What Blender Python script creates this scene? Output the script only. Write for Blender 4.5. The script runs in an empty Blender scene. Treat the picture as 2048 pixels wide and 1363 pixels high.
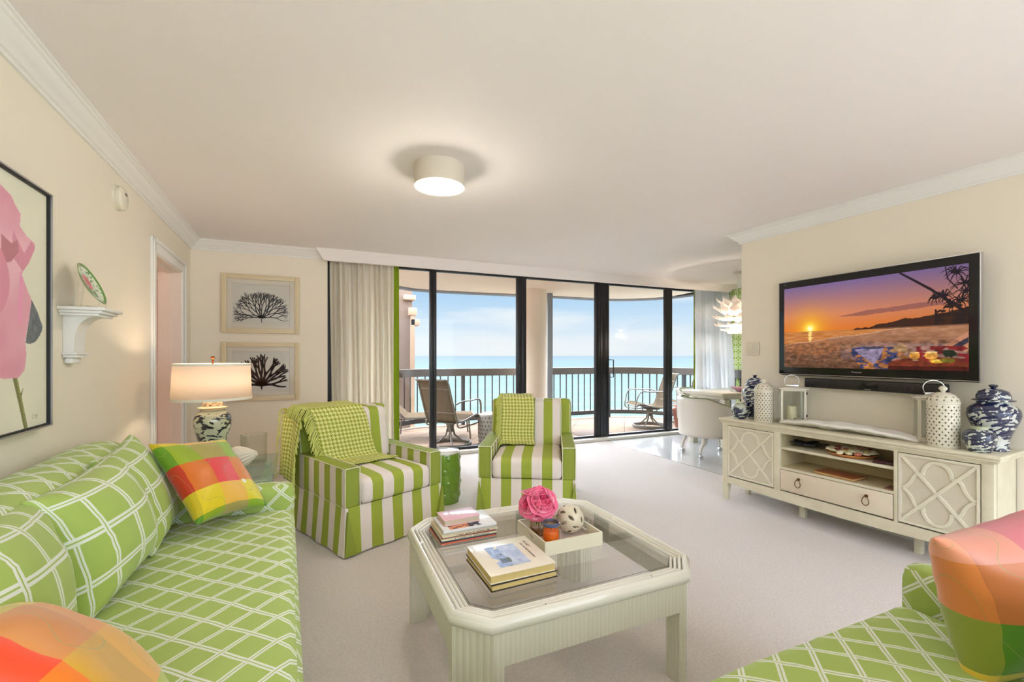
import bpy, bmesh, math, random
import numpy as np
from mathutils import Vector, Matrix, noise
random.seed(7)
S=bpy.context.scene
PI=math.pi
def R(d): return math.radians(d)

# ------------------------------------------------------------------ camera
cd=bpy.data.cameras.new('camera'); cam=bpy.data.objects.new('camera',cd); S.collection.objects.link(cam)
cam.location=(0,0,1.25); cam.rotation_euler=(R(90),0,-math.atan(384/878))
cd.sensor_width=36; cd.lens=36*878/2048; cd.shift_y=29.5/2048; cd.clip_start=0.05; cd.clip_end=60000
S.camera=cam
S.view_settings.view_transform='Standard'; S.view_settings.look='None'
S.view_settings.gamma=1; S.view_settings.use_curve_mapping=False
S.view_settings.exposure=1.6

def lin(c):
    c=c/255.0
    return c/12.92 if c<=0.04045 else ((c+0.055)/1.055)**2.4
def rgb(r,g,b,a=1): return (lin(r),lin(g),lin(b),a)

# ------------------------------------------------------------------ world: bright hazy seaside sky
w=bpy.data.worlds.new('sky'); S.world=w; w.use_nodes=True
nt=w.node_tree; nt.nodes.clear(); N=nt.nodes.new; K=nt.links.new
tc=N('ShaderNodeTexCoord'); sp=N('ShaderNodeSeparateXYZ'); K(tc.outputs['Generated'],sp.inputs[0])
cr=N('ShaderNodeValToRGB'); K(sp.outputs['Z'],cr.inputs[0])
e=cr.color_ramp.elements; e[0].position=0.0; e[0].color=rgb(236,243,250)
e[1].position=1.0; e[1].color=rgb(222,232,250)
for p_,c_ in ((0.035,rgb(234,243,252)),(0.085,rgb(206,230,252)),(0.14,rgb(180,216,248)),(0.3,rgb(214,228,246))):
    x=e.new(p_); x.color=c_
mp=N('ShaderNodeMapping'); mp.inputs['Scale'].default_value=(2.2,2.2,14); K(tc.outputs['Generated'],mp.inputs[0])
no=N('ShaderNodeTexNoise'); no.inputs['Scale'].default_value=1.6; no.inputs['Detail'].default_value=6; K(mp.outputs[0],no.inputs['Vector'])
nr=N('ShaderNodeMapRange'); nr.inputs[1].default_value=0.46; nr.inputs[2].default_value=0.72; K(no.outputs['Fac'],nr.inputs[0])
mx=N('ShaderNodeMixRGB'); K(nr.outputs[0],mx.inputs[0]); K(cr.outputs[0],mx.inputs[1]); mx.inputs[2].default_value=rgb(248,250,253)
# the sky is brighter high up and behind the building than low over the sea
m1=N('ShaderNodeMapRange'); m1.inputs[1].default_value=0.155; m1.inputs[2].default_value=0.34; m1.inputs[3].default_value=0.34; m1.inputs[4].default_value=8.5; K(sp.outputs['Z'],m1.inputs[0])
m2=N('ShaderNodeMapRange'); m2.inputs[1].default_value=0.0; m2.inputs[2].default_value=-0.6; m2.inputs[3].default_value=0.0; m2.inputs[4].default_value=1.0; K(sp.outputs['Y'],m2.inputs[0])
m3=N('ShaderNodeMapRange'); m3.inputs[1].default_value=-0.3; m3.inputs[2].default_value=0.2; m3.inputs[3].default_value=0.33; m3.inputs[4].default_value=1.0; K(sp.outputs['Y'],m3.inputs[0])
mm=N('ShaderNodeMath'); mm.operation='MULTIPLY'; K(m1.outputs[0],mm.inputs[0]); K(m3.outputs[0],mm.inputs[1])
ad=N('ShaderNodeMath'); ad.operation='ADD'; K(mm.outputs[0],ad.inputs[0])
m4=N('ShaderNodeMapRange'); m4.inputs[1].default_value=-0.6; m4.inputs[2].default_value=0.6; m4.inputs[3].default_value=0.4; m4.inputs[4].default_value=1.8; K(sp.outputs['X'],m4.inputs[0])
m5=N('ShaderNodeMath'); m5.operation='MULTIPLY'; K(m2.outputs[0],m5.inputs[0]); K(m4.outputs[0],m5.inputs[1]); K(m5.outputs[0],ad.inputs[1])
bg=N('ShaderNodeBackground'); K(mx.outputs[0],bg.inputs[0]); K(ad.outputs[0],bg.inputs[1])
wo=N('ShaderNodeOutputWorld'); K(bg.outputs[0],wo.inputs[0])

sl=bpy.data.lights.new('sun','SUN'); sl.energy=1.4; sl.angle=R(3); sl.color=(1,.95,.86)
so=bpy.data.objects.new('sun',sl); S.collection.objects.link(so); so.rotation_euler=(Vector((-.42,-.60,-.80)).to_track_quat('-Z','Y')).to_euler(); so.location=(5,12,12)
# ------------------------------------------------------------------ materials
def newmat(name):
    m=bpy.data.materials.new(name); m.use_nodes=True
    nt=m.node_tree; b=nt.nodes['Principled BSDF']; return m,nt,b
def M(name,col,rough=.6,metal=0,spec=.5,bump=None,var=None,emit=None,estr=0,coat=0,sheen=0):
    m,nt,b=newmat(name)
    b.inputs['Base Color'].default_value=col; b.inputs['Roughness'].default_value=rough
    b.inputs['Metallic'].default_value=metal; b.inputs['Specular IOR Level'].default_value=spec
    b.inputs['Coat Weight'].default_value=coat; b.inputs['Coat Roughness'].default_value=.05
    b.inputs['Sheen Weight'].default_value=sheen
    if emit: b.inputs['Emission Color'].default_value=emit; b.inputs['Emission Strength'].default_value=estr
    if bump or var:
        t=nt.nodes.new('ShaderNodeTexCoord')
    if bump:
        n=nt.nodes.new('ShaderNodeTexNoise'); n.inputs['Scale'].default_value=bump[0]; n.inputs['Detail'].default_value=3
        nt.links.new(t.outputs['Object'],n.inputs['Vector'])
        bm=nt.nodes.new('ShaderNodeBump'); bm.inputs['Strength'].default_value=bump[1]; bm.inputs['Distance'].default_value=bump[2]
        nt.links.new(n.outputs['Fac'],bm.inputs['Height']); nt.links.new(bm.outputs[0],b.inputs['Normal'])
    if var:   # var=(scale,color2)
        n=nt.nodes.new('ShaderNodeTexNoise'); n.inputs['Scale'].default_value=var[0]; n.inputs['Detail'].default_value=4
        nt.links.new(t.outputs['Object'],n.inputs['Vector'])
        mr=nt.nodes.new('ShaderNodeMapRange'); mr.inputs[1].default_value=.35; mr.inputs[2].default_value=.68
        nt.links.new(n.outputs['Fac'],mr.inputs[0])
        mi=nt.nodes.new('ShaderNodeMixRGB'); mi.inputs[1].default_value=col; mi.inputs[2].default_value=var[1]
        nt.links.new(mr.outputs[0],mi.inputs[0]); nt.links.new(mi.outputs[0],b.inputs['Base Color'])
    return m
class NG:
    """tiny node-maths helper"""
    def __init__(s,nt): s.nt=nt
    def n(s,t): return s.nt.nodes.new(t)
    def put(s,inp,v):
        if hasattr(v,'links'): s.nt.links.new(v,inp)
        else: inp.default_value=v
    def m(s,op,a,b=None,c=None):
        n=s.n('ShaderNodeMath'); n.operation=op; s.put(n.inputs[0],a)
        if b is not None: s.put(n.inputs[1],b)
        if c is not None: s.put(n.inputs[2],c)
        return n.outputs[0]
    def mix(s,f,a,b):
        n=s.n('ShaderNodeMixRGB'); s.put(n.inputs[0],f); s.put(n.inputs[1],a); s.put(n.inputs[2],b); return n.outputs[0]
    def uv(s,wob=0):
        t=s.n('ShaderNodeTexCoord'); sp=s.n('ShaderNodeSeparateXYZ'); s.nt.links.new(t.outputs['UV'],sp.inputs[0])
        return sp.outputs['X'],sp.outputs['Y'],t

LIME=rgb(148,178,66); LATT=rgb(228,232,218)
def lattice_mat():
    m,nt,b=newmat('green_lattice_fabric'); g=NG(nt); u,v,t=g.uv()
    P=.092; s2=.7071
    a=g.m('MULTIPLY',g.m('ADD',u,v),s2/P); c=g.m('MULTIPLY',g.m('SUBTRACT',u,v),s2/P)
    def fam(x,other):
        f=g.m('FRACT',x); d=g.m('ABSOLUTE',g.m('SUBTRACT',f,.5))       # distance from the band's middle
        gap=g.m('LESS_THAN',d,.018); band=g.m('LESS_THAN',d,.085)
        return g.m('MULTIPLY',band,g.m('SUBTRACT',1,gap)),band
    l1,b1=fam(a,c); l2,b2=fam(c,a)
    chk=g.m('MODULO',g.m('ADD',g.m('FLOOR',a),g.m('FLOOR',c)),2); chk=g.m('LESS_THAN',g.m('ABSOLUTE',chk),.5)
    o1=g.m('MULTIPLY',l1,g.m('SUBTRACT',1,g.m('MULTIPLY',chk,b2)))
    o2=g.m('MULTIPLY',l2,g.m('SUBTRACT',1,g.m('MULTIPLY',g.m('SUBTRACT',1,chk),b1)))
    line=g.m('MAXIMUM',o1,o2)
    n=g.n('ShaderNodeTexNoise'); n.inputs['Scale'].default_value=6; nt.links.new(t.outputs['Object'],n.inputs['Vector'])
    base=g.mix(n.outputs['Fac'],rgb(160,184,80),rgb(176,198,104))
    nt.links.new(g.mix(line,base,LATT),b.inputs['Base Color'])
    b.inputs['Roughness'].default_value=.75; b.inputs['Sheen Weight'].default_value=.15
    return m
def stripe_mat():
    m,nt,b=newmat('green_white_stripe_fabric'); g=NG(nt); u,v,t=g.uv()
    f=g.m('FRACT',g.m('ADD',g.m('DIVIDE',u,.158),.25+100)); s=g.m('LESS_THAN',f,.5)
    nt.links.new(g.mix(s,rgb(232,221,212),rgb(158,172,58)),b.inputs['Base Color']); b.inputs['Roughness'].default_value=.75
    return m
def hound_mat():
    m,nt,b=newmat('lime_houndstooth_wool'); g=NG(nt); u,v,t=g.uv()
    k=1/.0036
    x=g.m('FLOOR',g.m('ADD',g.m('MULTIPLY',u,k),4000)); y=g.m('FLOOR',g.m('ADD',g.m('MULTIPLY',v,k),4000))
    wx=g.m('LESS_THAN',g.m('MODULO',x,8),3.5); wy=g.m('LESS_THAN',g.m('MODULO',y,8),3.5)
    ch=g.m('LESS_THAN',g.m('MODULO',g.m('ADD',x,y),4),1.5)
    f=g.m('ADD',g.m('MULTIPLY',ch,wx),g.m('MULTIPLY',g.m('SUBTRACT',1,ch),wy))
    nt.links.new(g.mix(f,rgb(226,222,150),rgb(150,160,44)),b.inputs['Base Color']); b.inputs['Roughness'].default_value=.9
    return m
def porcelain_mat(name,seed,scale,dark=rgb(28,38,84),light=rgb(214,216,204),thr=.5,band=None):
    m,nt,b=newmat(name); g=NG(nt); t=g.n('ShaderNodeTexCoord')
    mp=g.n('ShaderNodeMapping'); nt.links.new(t.outputs['Object'],mp.inputs[0]); mp.inputs['Location'].default_value=(seed,seed*.7,seed*1.3)
    mp.inputs['Scale'].default_value=(.8,.8,1.05)
    n=g.n('ShaderNodeTexNoise'); n.inputs['Scale'].default_value=scale; n.inputs['Detail'].default_value=3; n.inputs['Distortion'].default_value=1.6
    nt.links.new(mp.outputs[0],n.inputs['Vector'])
    wv=g.n('ShaderNodeTexWave'); wv.wave_type='RINGS'; wv.inputs['Scale'].default_value=scale*.9; wv.inputs['Distortion'].default_value=9; wv.inputs['Detail'].default_value=2
    nt.links.new(mp.outputs[0],wv.inputs['Vector'])
    a=g.m('GREATER_THAN',n.outputs['Fac'],thr+.02); c=g.m('GREATER_THAN',wv.outputs['Fac'],.62)
    f=g.m('MAXIMUM',g.m('MULTIPLY',a,.95),g.m('MULTIPLY',c,g.m('GREATER_THAN',n.outputs['Fac'],thr-.06)))
    if band:
        sp=g.n('ShaderNodeSeparateXYZ'); nt.links.new(t.outputs['Object'],sp.inputs[0])
        inside=g.m('MULTIPLY',g.m('GREATER_THAN',sp.outputs['Z'],band[0]),g.m('LESS_THAN',sp.outputs['Z'],band[1]))
        f=g.m('MULTIPLY',f,inside)
    n2=g.n('ShaderNodeTexNoise'); n2.inputs['Scale'].default_value=scale*2; nt.links.new(mp.outputs[0],n2.inputs['Vector'])
    dk=g.mix(n2.outputs['Fac'],dark,(dark[0]*1.7,dark[1]*1.8,dark[2]*1.6,1))
    nt.links.new(g.mix(f,light,dk),b.inputs['Base Color']); b.inputs['Roughness'].default_value=.12; b.inputs['Coat Weight'].default_value=.6
    return m
def plaid_mat(name,rows,cols,fr=(.3,.3)):
    """silk patchwork of lime, yellow, coral and pink blocks with thin embroidered tendrils"""
    m,nt,b=newmat(name); g=NG(nt); u,v,t=g.uv()
    n=5
    def step(x,seedoff):
        return g.m('FLOOR',g.m('ADD',g.m('DIVIDE',x,.098),seedoff))
    iu=step(u,len(cols)*10+fr[0]); iv=step(v,len(rows)*10+fr[1])
    def ramp(x,order):
        cr=g.n('ShaderNodeValToRGB'); cr.color_ramp.interpolation='CONSTANT'; el=cr.color_ramp.elements
        k=len(order)
        el[0].position=0; el[0].color=rgb(*order[0]); el[1].position=1/k; el[1].color=rgb(*order[1])
        for i in range(2,k): q=el.new(i/k); q.color=rgb(*order[i])
        f=g.m('FRACT',g.m('ADD',g.m('DIVIDE',x,k),.5/k)); nt.links.new(f,cr.inputs[0]); return cr.outputs[0]
    c1=ramp(iu,cols); c2=ramp(iv,rows)
    base=g.mix(.68,c1,c2)
    hs=g.n('ShaderNodeHueSaturation'); hs.inputs['Saturation'].default_value=1.15; hs.inputs['Value'].default_value=1.0; nt.links.new(base,hs.inputs['Color'])
    nz=g.n('ShaderNodeTexNoise'); nz.inputs['Scale'].default_value=8; nz.inputs['Detail'].default_value=.3; nt.links.new(t.outputs['UV'],nz.inputs['Vector'])
    l=g.m('LESS_THAN',g.m('ABSOLUTE',g.m('SUBTRACT',nz.outputs['Fac'],.53)),.0022)
    vo=g.n('ShaderNodeTexVoronoi'); vo.inputs['Scale'].default_value=7; nt.links.new(t.outputs['UV'],vo.inputs['Vector'])
    d1=g.m('LESS_THAN',vo.outputs['Distance'],.07)
    sel=g.m('GREATER_THAN',g.n('ShaderNodeSeparateColor').outputs[0],.5)
    sc=[x for x in nt.nodes if x.type=='SEPARATE_COLOR'][-1]; nt.links.new(vo.outputs['Color'],sc.inputs[0])
    flower=g.mix(sel,rgb(206,60,70),rgb(240,232,215))
    c=g.mix(l,hs.outputs[0],rgb(150,160,80)); c=g.mix(d1,c,flower)
    nt.links.new(c,b.inputs['Base Color']); b.inputs['Roughness'].default_value=.42; b.inputs['Sheen Weight'].default_value=.3
    return m
def reed_mat():
    m,nt,b=newmat('white_lacquered_reeding'); g=NG(nt); u,v,t=g.uv()
    b.inputs['Base Color'].default_value=rgb(222,218,200); b.inputs['Roughness'].default_value=.32
    s=g.m('ABSOLUTE',g.m('SINE',g.m('MULTIPLY',u,PI/.017)))
    n=g.n('ShaderNodeTexNoise'); n.inputs['Scale'].default_value=60; nt.links.new(t.outputs['Object'],n.inputs['Vector'])
    h=g.m('ADD',s,g.m('MULTIPLY',n.outputs['Fac'],.3))
    bm=g.n('ShaderNodeBump'); bm.inputs['Strength'].default_value=.6; bm.inputs['Distance'].default_value=.003; nt.links.new(h,bm.inputs['Height']); nt.links.new(bm.outputs[0],b.inputs['Normal'])
    return m
def thin_glass(name,tint=(1,1,1,1),refl=.9,edge=None,trans=None):
    """a transparent sheet that mirrors more at glancing angles"""
    m,nt,b=newmat(name); g=NG(nt); nt.nodes.remove(b); out=[x for x in nt.nodes if x.type=='OUTPUT_MATERIAL'][0]
    tr=g.n('ShaderNodeBsdfTransparent'); gl=g.n('ShaderNodeBsdfGlossy'); gl.inputs['Roughness'].default_value=.01
    lw=g.n('ShaderNodeLayerWeight'); lw.inputs['Blend'].default_value=.5
    if edge: 
        c=g.mix(lw.outputs['Facing'],tint,edge); nt.links.new(c,tr.inputs[0])
    else: tr.inputs[0].default_value=tint
    fr=g.n('ShaderNodeFresnel'); fr.inputs['IOR'].default_value=1.5
    ge=g.n('ShaderNodeNewGeometry')
    ff=g.m('MULTIPLY',fr.outputs[0],g.m('SUBTRACT',1,ge.outputs['Backfacing']))
    mx=g.n('ShaderNodeMixShader'); nt.links.new(g.m('MULTIPLY',ff,refl),mx.inputs[0]); nt.links.new(tr.outputs[0],mx.inputs[1]); nt.links.new(gl.outputs[0],mx.inputs[2])
    nt.links.new(mx.outputs[0],out.inputs[0]); return m
def translucent(name,col,fac=.5,rough=.8):
    m,nt,b=newmat(name); g=NG(nt); nt.nodes.remove(b); out=[x for x in nt.nodes if x.type=='OUTPUT_MATERIAL'][0]
    d=g.n('ShaderNodeBsdfDiffuse'); d.inputs[0].default_value=col; t=g.n('ShaderNodeBsdfTranslucent'); t.inputs[0].default_value=col
    mx=g.n('ShaderNodeMixShader'); mx.inputs[0].default_value=fac; nt.links.new(d.outputs[0],mx.inputs[1]); nt.links.new(t.outputs[0],mx.inputs[2]); nt.links.new(mx.outputs[0],out.inputs[0]); return m
def attr_mat(name,emit=0,rough=.5):
    m,nt,b=newmat(name); a=nt.nodes.new('ShaderNodeAttribute'); a.attribute_name='Col'
    if emit:
        nt.links.new(a.outputs['Color'],b.inputs['Emission Color']); b.inputs['Emission Strength'].default_value=emit
        b.inputs['Base Color'].default_value=(0.004,.004,.004,1); b.inputs['Specular IOR Level'].default_value=.2
    else: nt.links.new(a.outputs['Color'],b.inputs['Base Color'])
    b.inputs['Roughness'].default_value=rough; return m
def brick_mat(name,c1,c2,mortar,w_,h_,ms,offset=0,rot=0,rough=.5,bump=0):
    m,nt,b=newmat(name); g=NG(nt); t=g.n('ShaderNodeTexCoord'); mp=g.n('ShaderNodeMapping'); mp.inputs['Rotation'].default_value=(0,0,rot)
    nt.links.new(t.outputs['Object'],mp.inputs[0]); br=g.n('ShaderNodeTexBrick'); nt.links.new(mp.outputs[0],br.inputs['Vector'])
    br.offset=offset; br.inputs['Color1'].default_value=c1; br.inputs['Color2'].default_value=c2; br.inputs['Mortar'].default_value=mortar
    br.inputs['Scale'].default_value=1; br.inputs['Brick Width'].default_value=w_; br.inputs['Row Height'].default_value=h_; br.inputs['Mortar Size'].default_value=ms
    nt.links.new(br.outputs['Color'],b.inputs['Base Color']); b.inputs['Roughness'].default_value=rough; return m
def wallpaper_mat():
    m,nt,b=newmat('green_geometric_wallpaper'); g=NG(nt); u,v,t=g.uv()
    P=.11
    def cell(x): return g.m('SUBTRACT',g.m('FRACT',g.m('ADD',g.m('DIVIDE',x,P),50)),.5)
    x=cell(u); y=cell(v)
    r=g.m('SQRT',g.m('ADD',g.m('MULTIPLY',x,x),g.m('MULTIPLY',y,y)))
    ring=g.m('LESS_THAN',g.m('ABSOLUTE',g.m('SUBTRACT',r,.33)),.055)
    cr=g.m('LESS_THAN',g.m('MINIMUM',g.m('ABSOLUTE',x),g.m('ABSOLUTE',y)),.035)
    dg=g.m('LESS_THAN',g.m('ABSOLUTE',g.m('SUBTRACT',g.m('ABSOLUTE',x),g.m('ABSOLUTE',y))),.04)
    f=g.m('MAXIMUM',ring,g.m('MAXIMUM',cr,dg))
    nt.links.new(g.mix(f,rgb(150,186,70),rgb(226,234,196)),b.inputs['Base Color']); b.inputs['Roughness'].default_value=.7
    return m
def sea_mat():
    m,nt,b=newmat('shallow_sea_water'); g=NG(nt); t=g.n('ShaderNodeTexCoord')
    ge=g.n('ShaderNodeNewGeometry'); sp=g.n('ShaderNodeSeparateXYZ'); nt.links.new(ge.outputs['Position'],sp.inputs[0])
    dist=g.m('LOGARITHM',g.m('MAXIMUM',sp.outputs['Y'],10),10)
    cr=g.n('ShaderNodeValToRGB'); nt.links.new(g.m('DIVIDE',dist,4),cr.inputs[0]); el=cr.color_ramp.elements
    el[0].position=.36; el[0].color=rgb(82,86,80); el[1].position=.95; el[1].color=rgb(60,63,70)
    q=el.new(.52); q.color=rgb(74,82,76); q=el.new(.68); q.color=rgb(66,73,75)
    mp=g.n('ShaderNodeMapping'); nt.links.new(t.outputs['Object'],mp.inputs[0]); mp.inputs['Scale'].default_value=(.035,.13,1)
    n=g.n('ShaderNodeTexNoise'); n.inputs['Scale'].default_value=1.0; n.inputs['Detail'].default_value=8; nt.links.new(mp.outputs[0],n.inputs['Vector'])
    mr=g.n('ShaderNodeMapRange'); mr.inputs[1].default_value=.40; mr.inputs[2].default_value=.62; nt.links.new(n.outputs['Fac'],mr.inputs[0])
    c=g.mix(g.m('MULTIPLY',g.m('SUBTRACT',1,mr.outputs[0]),.55),cr.outputs[0],rgb(54,68,62))
    nt.links.new(c,b.inputs['Base Color']); b.inputs['Roughness'].default_value=.8; b.inputs['Specular IOR Level'].default_value=0
    bm=g.n('ShaderNodeBump'); bm.inputs['Strength'].default_value=.4; bm.inputs['Distance'].default_value=.5; nt.links.new(n.outputs['Fac'],bm.inputs['Height']); nt.links.new(bm.outputs[0],b.inputs['Normal'])
    return m

WALL=M('cream_wall_paint',rgb(238,229,210),.7,bump=(180,.06,.002))
WALLD=M('white_dining_paint',rgb(236,232,224),.7)
CEIL=M('white_ceiling_paint',rgb(240,233,229),.8,bump=(120,.15,.003))
TRIM=M('white_gloss_trim',rgb(236,234,228),.35)
CARPET=M('pale_beige_carpet',rgb(238,228,222),.95,bump=(260,.9,.008),var=(90,rgb(227,215,208)),sheen=.2)
TILE=brick_mat('white_floor_tile',rgb(210,208,206),rgb(206,204,202),rgb(186,184,180),.6,.6,.002,rough=.13)
PINK=M('pink_bedroom_paint',rgb(240,212,200),.7)
BLACKF=M('black_window_frame',rgb(18,17,24),.35)
WGLASS=thin_glass('window_glass',(.97,.985,.98,1),.55)
TGLASS=thin_glass('table_glass',(.985,.995,.988,1),2.0)
CGLASS=thin_glass('clear_glass',(.96,.975,.96,1),.9,edge=(.92,.94,.92,1))
LATTICE=lattice_mat(); STRIPE=stripe_mat(); HOUND=hound_mat()
GREEN=M('plain_green_fabric',rgb(146,160,58),.75); PIPING=M('cream_piping_fabric',rgb(226,224,196),.7)
LACQ=M('white_lacquer',rgb(224,220,204),.3); REED=reed_mat()
CONS=M('whitewashed_wood',rgb(222,214,188),.5,bump=(40,.15,.002),var=(14,rgb(214,205,178)))
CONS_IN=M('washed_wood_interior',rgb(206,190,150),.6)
IVORY=M('ivory_ceramic',rgb(226,220,200),.25,coat=.3)
BRASS=M('aged_brass',rgb(120,92,58),.35,metal=1); CHROME=M('polished_chrome',rgb(210,210,212),.12,metal=1)
COPPER=M('copper_finial',rgb(170,92,48),.35,metal=1)
BLACK=M('gloss_black_plastic',rgb(10,9,10),.15); MBLACK=M('matt_black',rgb(20,20,22),.6)
SILVER=M('silver_strip',rgb(190,190,195),.3,metal=.9)
CURT=translucent('cream_curtain_cloth',rgb(246,240,228),.38); CURTW=translucent('white_curtain_cloth',rgb(244,245,246),.42)
LINING=translucent('green_curtain_lining',rgb(146,168,46),.2)
SHADE=translucent('linen_lamp_shade',rgb(244,232,218),.5)
RIMW=M('shade_trim_tape',rgb(236,232,214),.7)
# ------------------------------------------------------------------ mesh helpers
class MB:
    def __init__(s): s.bm=bmesh.new()
    def _add(s,geom_verts,mtx=None,mi=0,faces=None):
        if mtx is not None: bmesh.ops.transform(s.bm,matrix=mtx,verts=geom_verts)
    def box(s,x0,x1,y0,y1,z0,z1,mi=0,rot=None,bev=0,seg=2):
        r=bmesh.ops.create_cube(s.bm,size=1)
        vs=r['verts']; c=Vector(((x0+x1)/2,(y0+y1)/2,(z0+z1)/2))
        bmesh.ops.transform(s.bm,matrix=Matrix.Diagonal((x1-x0,y1-y0,z1-z0,1)),verts=vs)
        if bev:
            ed=list({e for v in vs for e in v.link_edges})
            rr=bmesh.ops.bevel(s.bm,geom=ed,offset=bev,segments=seg,affect='EDGES',profile=.5)
            vs=list({v for f in rr['faces'] for v in f.verts}|{v for v in vs if v.is_valid})
        mt=Matrix.Translation(c)
        if rot is not None: mt=mt@rot
        bmesh.ops.transform(s.bm,matrix=mt,verts=vs)
        for f in {f for v in vs for f in v.link_faces}: f.material_index=mi
        return vs
    def cyl(s,p0,p1,r0,r1=None,seg=12,mi=0,cap=True):
        p0=Vector(p0); p1=Vector(p1); r1=r0 if r1 is None else r1; d=p1-p0
        q=Vector((0,0,1)).rotation_difference(d.normalized()).to_matrix().to_4x4()
        r=bmesh.ops.create_cone(s.bm,cap_ends=cap,segments=seg,radius1=r0,radius2=r1,depth=d.length,matrix=Matrix.Translation((p0+p1)/2)@q)
        for f in {f for v in r['verts'] for f in v.link_faces}: f.material_index=mi
        return r['verts']
    def tube(s,pts,r,seg=8,mi=0,closed=False,cap=True,flat=None):
        """sweep a circle (or a flat ellipse: flat=(a,b)) along pts"""
        pts=[Vector(p) for p in pts]; n=len(pts); rings=[]
        up=Vector((0,0,1)); prev=None
        for i,p in enumerate(pts):
            if closed: d=(pts[(i+1)%n]-pts[i-1])
            else: d=pts[min(i+1,n-1)]-pts[max(i-1,0)]
            d=d.normalized()
            if prev is None:
                a=up.cross(d)
                if a.length<.05: a=Vector((1,0,0)).cross(d)
                a.normalize()
            else:
                a=prev-d*prev.dot(d)
                if a.length<1e-4: a=up.cross(d)
                a.normalize()
            prev=a; b=d.cross(a); rr=r[i] if isinstance(r,(list,tuple)) else r
            ra,rb=(flat if flat else (rr,rr))
            rings.append([s.bm.verts.new(p+a*math.cos(t)*ra+b*math.sin(t)*rb) for t in [2*PI*k/seg+PI/seg for k in range(seg)]])
        m=n if closed else n-1
        for i in range(m):
            A=rings[i];B=rings[(i+1)%n]
            for k in range(seg):
                f=s.bm.faces.new((A[k],A[(k+1)%seg],B[(k+1)%seg],B[k])); f.material_index=mi
        if cap and not closed:
            f=s.bm.faces.new(list(reversed(rings[0]))); f.material_index=mi
            f=s.bm.faces.new(rings[-1]); f.material_index=mi
    def lathe(s,prof,seg=32,c=(0,0,0),mi=0,cap=True,func=None):
        rings=[]
        for (r,z) in prof:
            rings.append([s.bm.verts.new((c[0]+r*math.cos(2*PI*k/seg),c[1]+r*math.sin(2*PI*k/seg),c[2]+z)) for k in range(seg)])
        for i in range(len(rings)-1):
            A=rings[i];B=rings[i+1]
            for k in range(seg):
                f=s.bm.faces.new((A[k],A[(k+1)%seg],B[(k+1)%seg],B[k])); f.material_index=mi
        if cap:
            if prof[0][0]>1e-5: s.bm.faces.new(list(reversed(rings[0]))).material_index=mi
            if prof[-1][0]>1e-5: s.bm.faces.new(rings[-1]).material_index=mi
    def prism(s,poly,z0,z1,axis='z',mi=0):
        """extrude polygon; axis z: (x,y); axis y: (x,z); axis x: (y,z)"""
        def P(a,b,h):
            return {'z':(a,b,h),'y':(a,h,b),'x':(h,a,b)}[axis]
        A=[s.bm.verts.new(P(a,b,z0)) for a,b in poly]; B=[s.bm.verts.new(P(a,b,z1)) for a,b in poly]
        n=len(poly); fs=[]
        for k in range(n): fs.append(s.bm.faces.new((A[k],A[(k+1)%n],B[(k+1)%n],B[k])))
        fs.append(s.bm.faces.new(A)); fs.append(s.bm.faces.new(B))
        for f in fs: f.material_index=mi
        bmesh.ops.recalc_face_normals(s.bm,faces=fs)
    def grid(s,fn,nu,nv,closeu=False,mi=0,uv=None):
        V=[[s.bm.verts.new(fn(i/nu,j/nv)) for j in range(nv+1)] for i in range(nu if closeu else nu+1)]
        lay=s.bm.loops.layers.uv.verify() if uv else None
        for i in range(nu):
            for j in range(nv):
                i2=(i+1)%len(V) if closeu else i+1
                f=s.bm.faces.new((V[i][j],V[i2][j],V[i2][j+1],V[i][j+1])); f.material_index=mi
                if uv:
                    for l,(a,b) in zip(f.loops,((i,j),(i+1,j),(i+1,j+1),(i,j+1))): l[lay].uv=uv(a/nu,b/nv)
        return V
    def cushion(s,cx,cy,cz,sx,sy,sz,r,nx=10,ny=10,nz=4,puff=0,noise_a=0,mi=0,fn=None):
        """soft rounded block, puffed on top and bottom"""
        r0=bmesh.ops.create_cube(s.bm,size=1); vs=set(r0['verts'])
        # build own grid cube
        bmesh.ops.delete(s.bm,geom=list(vs),context='VERTS')
        hx,hy,hz=sx/2,sy/2,sz/2; cache={}
        def vert(a,b,c):
            k=(round(a,5),round(b,5),round(c,5))
            if k in cache: return cache[k]
            p=Vector((a*hx,b*hy,c*hz))
            q=Vector((max(-hx+r,min(hx-r,p.x)),max(-hy+r,min(hy-r,p.y)),max(-hz+r,min(hz-r,p.z))))
            d=p-q
            if d.length>1e-9: p=q+d.normalized()*r
            wgt=(1-a*a)*(1-b*b); p.z+=puff*wgt**.6*(1 if c>0 else -.0)*abs(c)
            if noise_a:
                nn=noise.noise(Vector((cx+p.x,cy+p.y,cz+p.z))*5.0)*noise_a+noise.noise(Vector((cx+p.x*1.0,cy+p.y*3,cz+p.z))*9.0)*noise_a*.5
                p.z+=nn*(1 if c>.2 else .3)
                p.y+=nn*.4
            if fn: p=fn(p)
            v=s.bm.verts.new(p+Vector((cx,cy,cz))); cache[k]=v; return v
        def face(o,u,v_,nu,nv,flip):
            for i in range(nu):
                for j in range(nv):
                    def pt(ii,jj):
                        q=[0,0,0]; q[o[0]]=o[1]; q[u]=-1+2*ii/nu; q[v_]=-1+2*jj/nv; return vert(*q)
                    a=[pt(i,j),pt(i+1,j),pt(i+1,j+1),pt(i,j+1)]
                    if flip: a.reverse()
                    f=s.bm.faces.new(a); f.material_index=mi
        face((2,1),0,1,nx,ny,False); face((2,-1),0,1,nx,ny,True)
        face((1,-1),0,2,nx,nz,False); face((1,1),0,2,nx,nz,True)
        face((0,1),1,2,ny,nz,False); face((0,-1),1,2,ny,nz,True)
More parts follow.
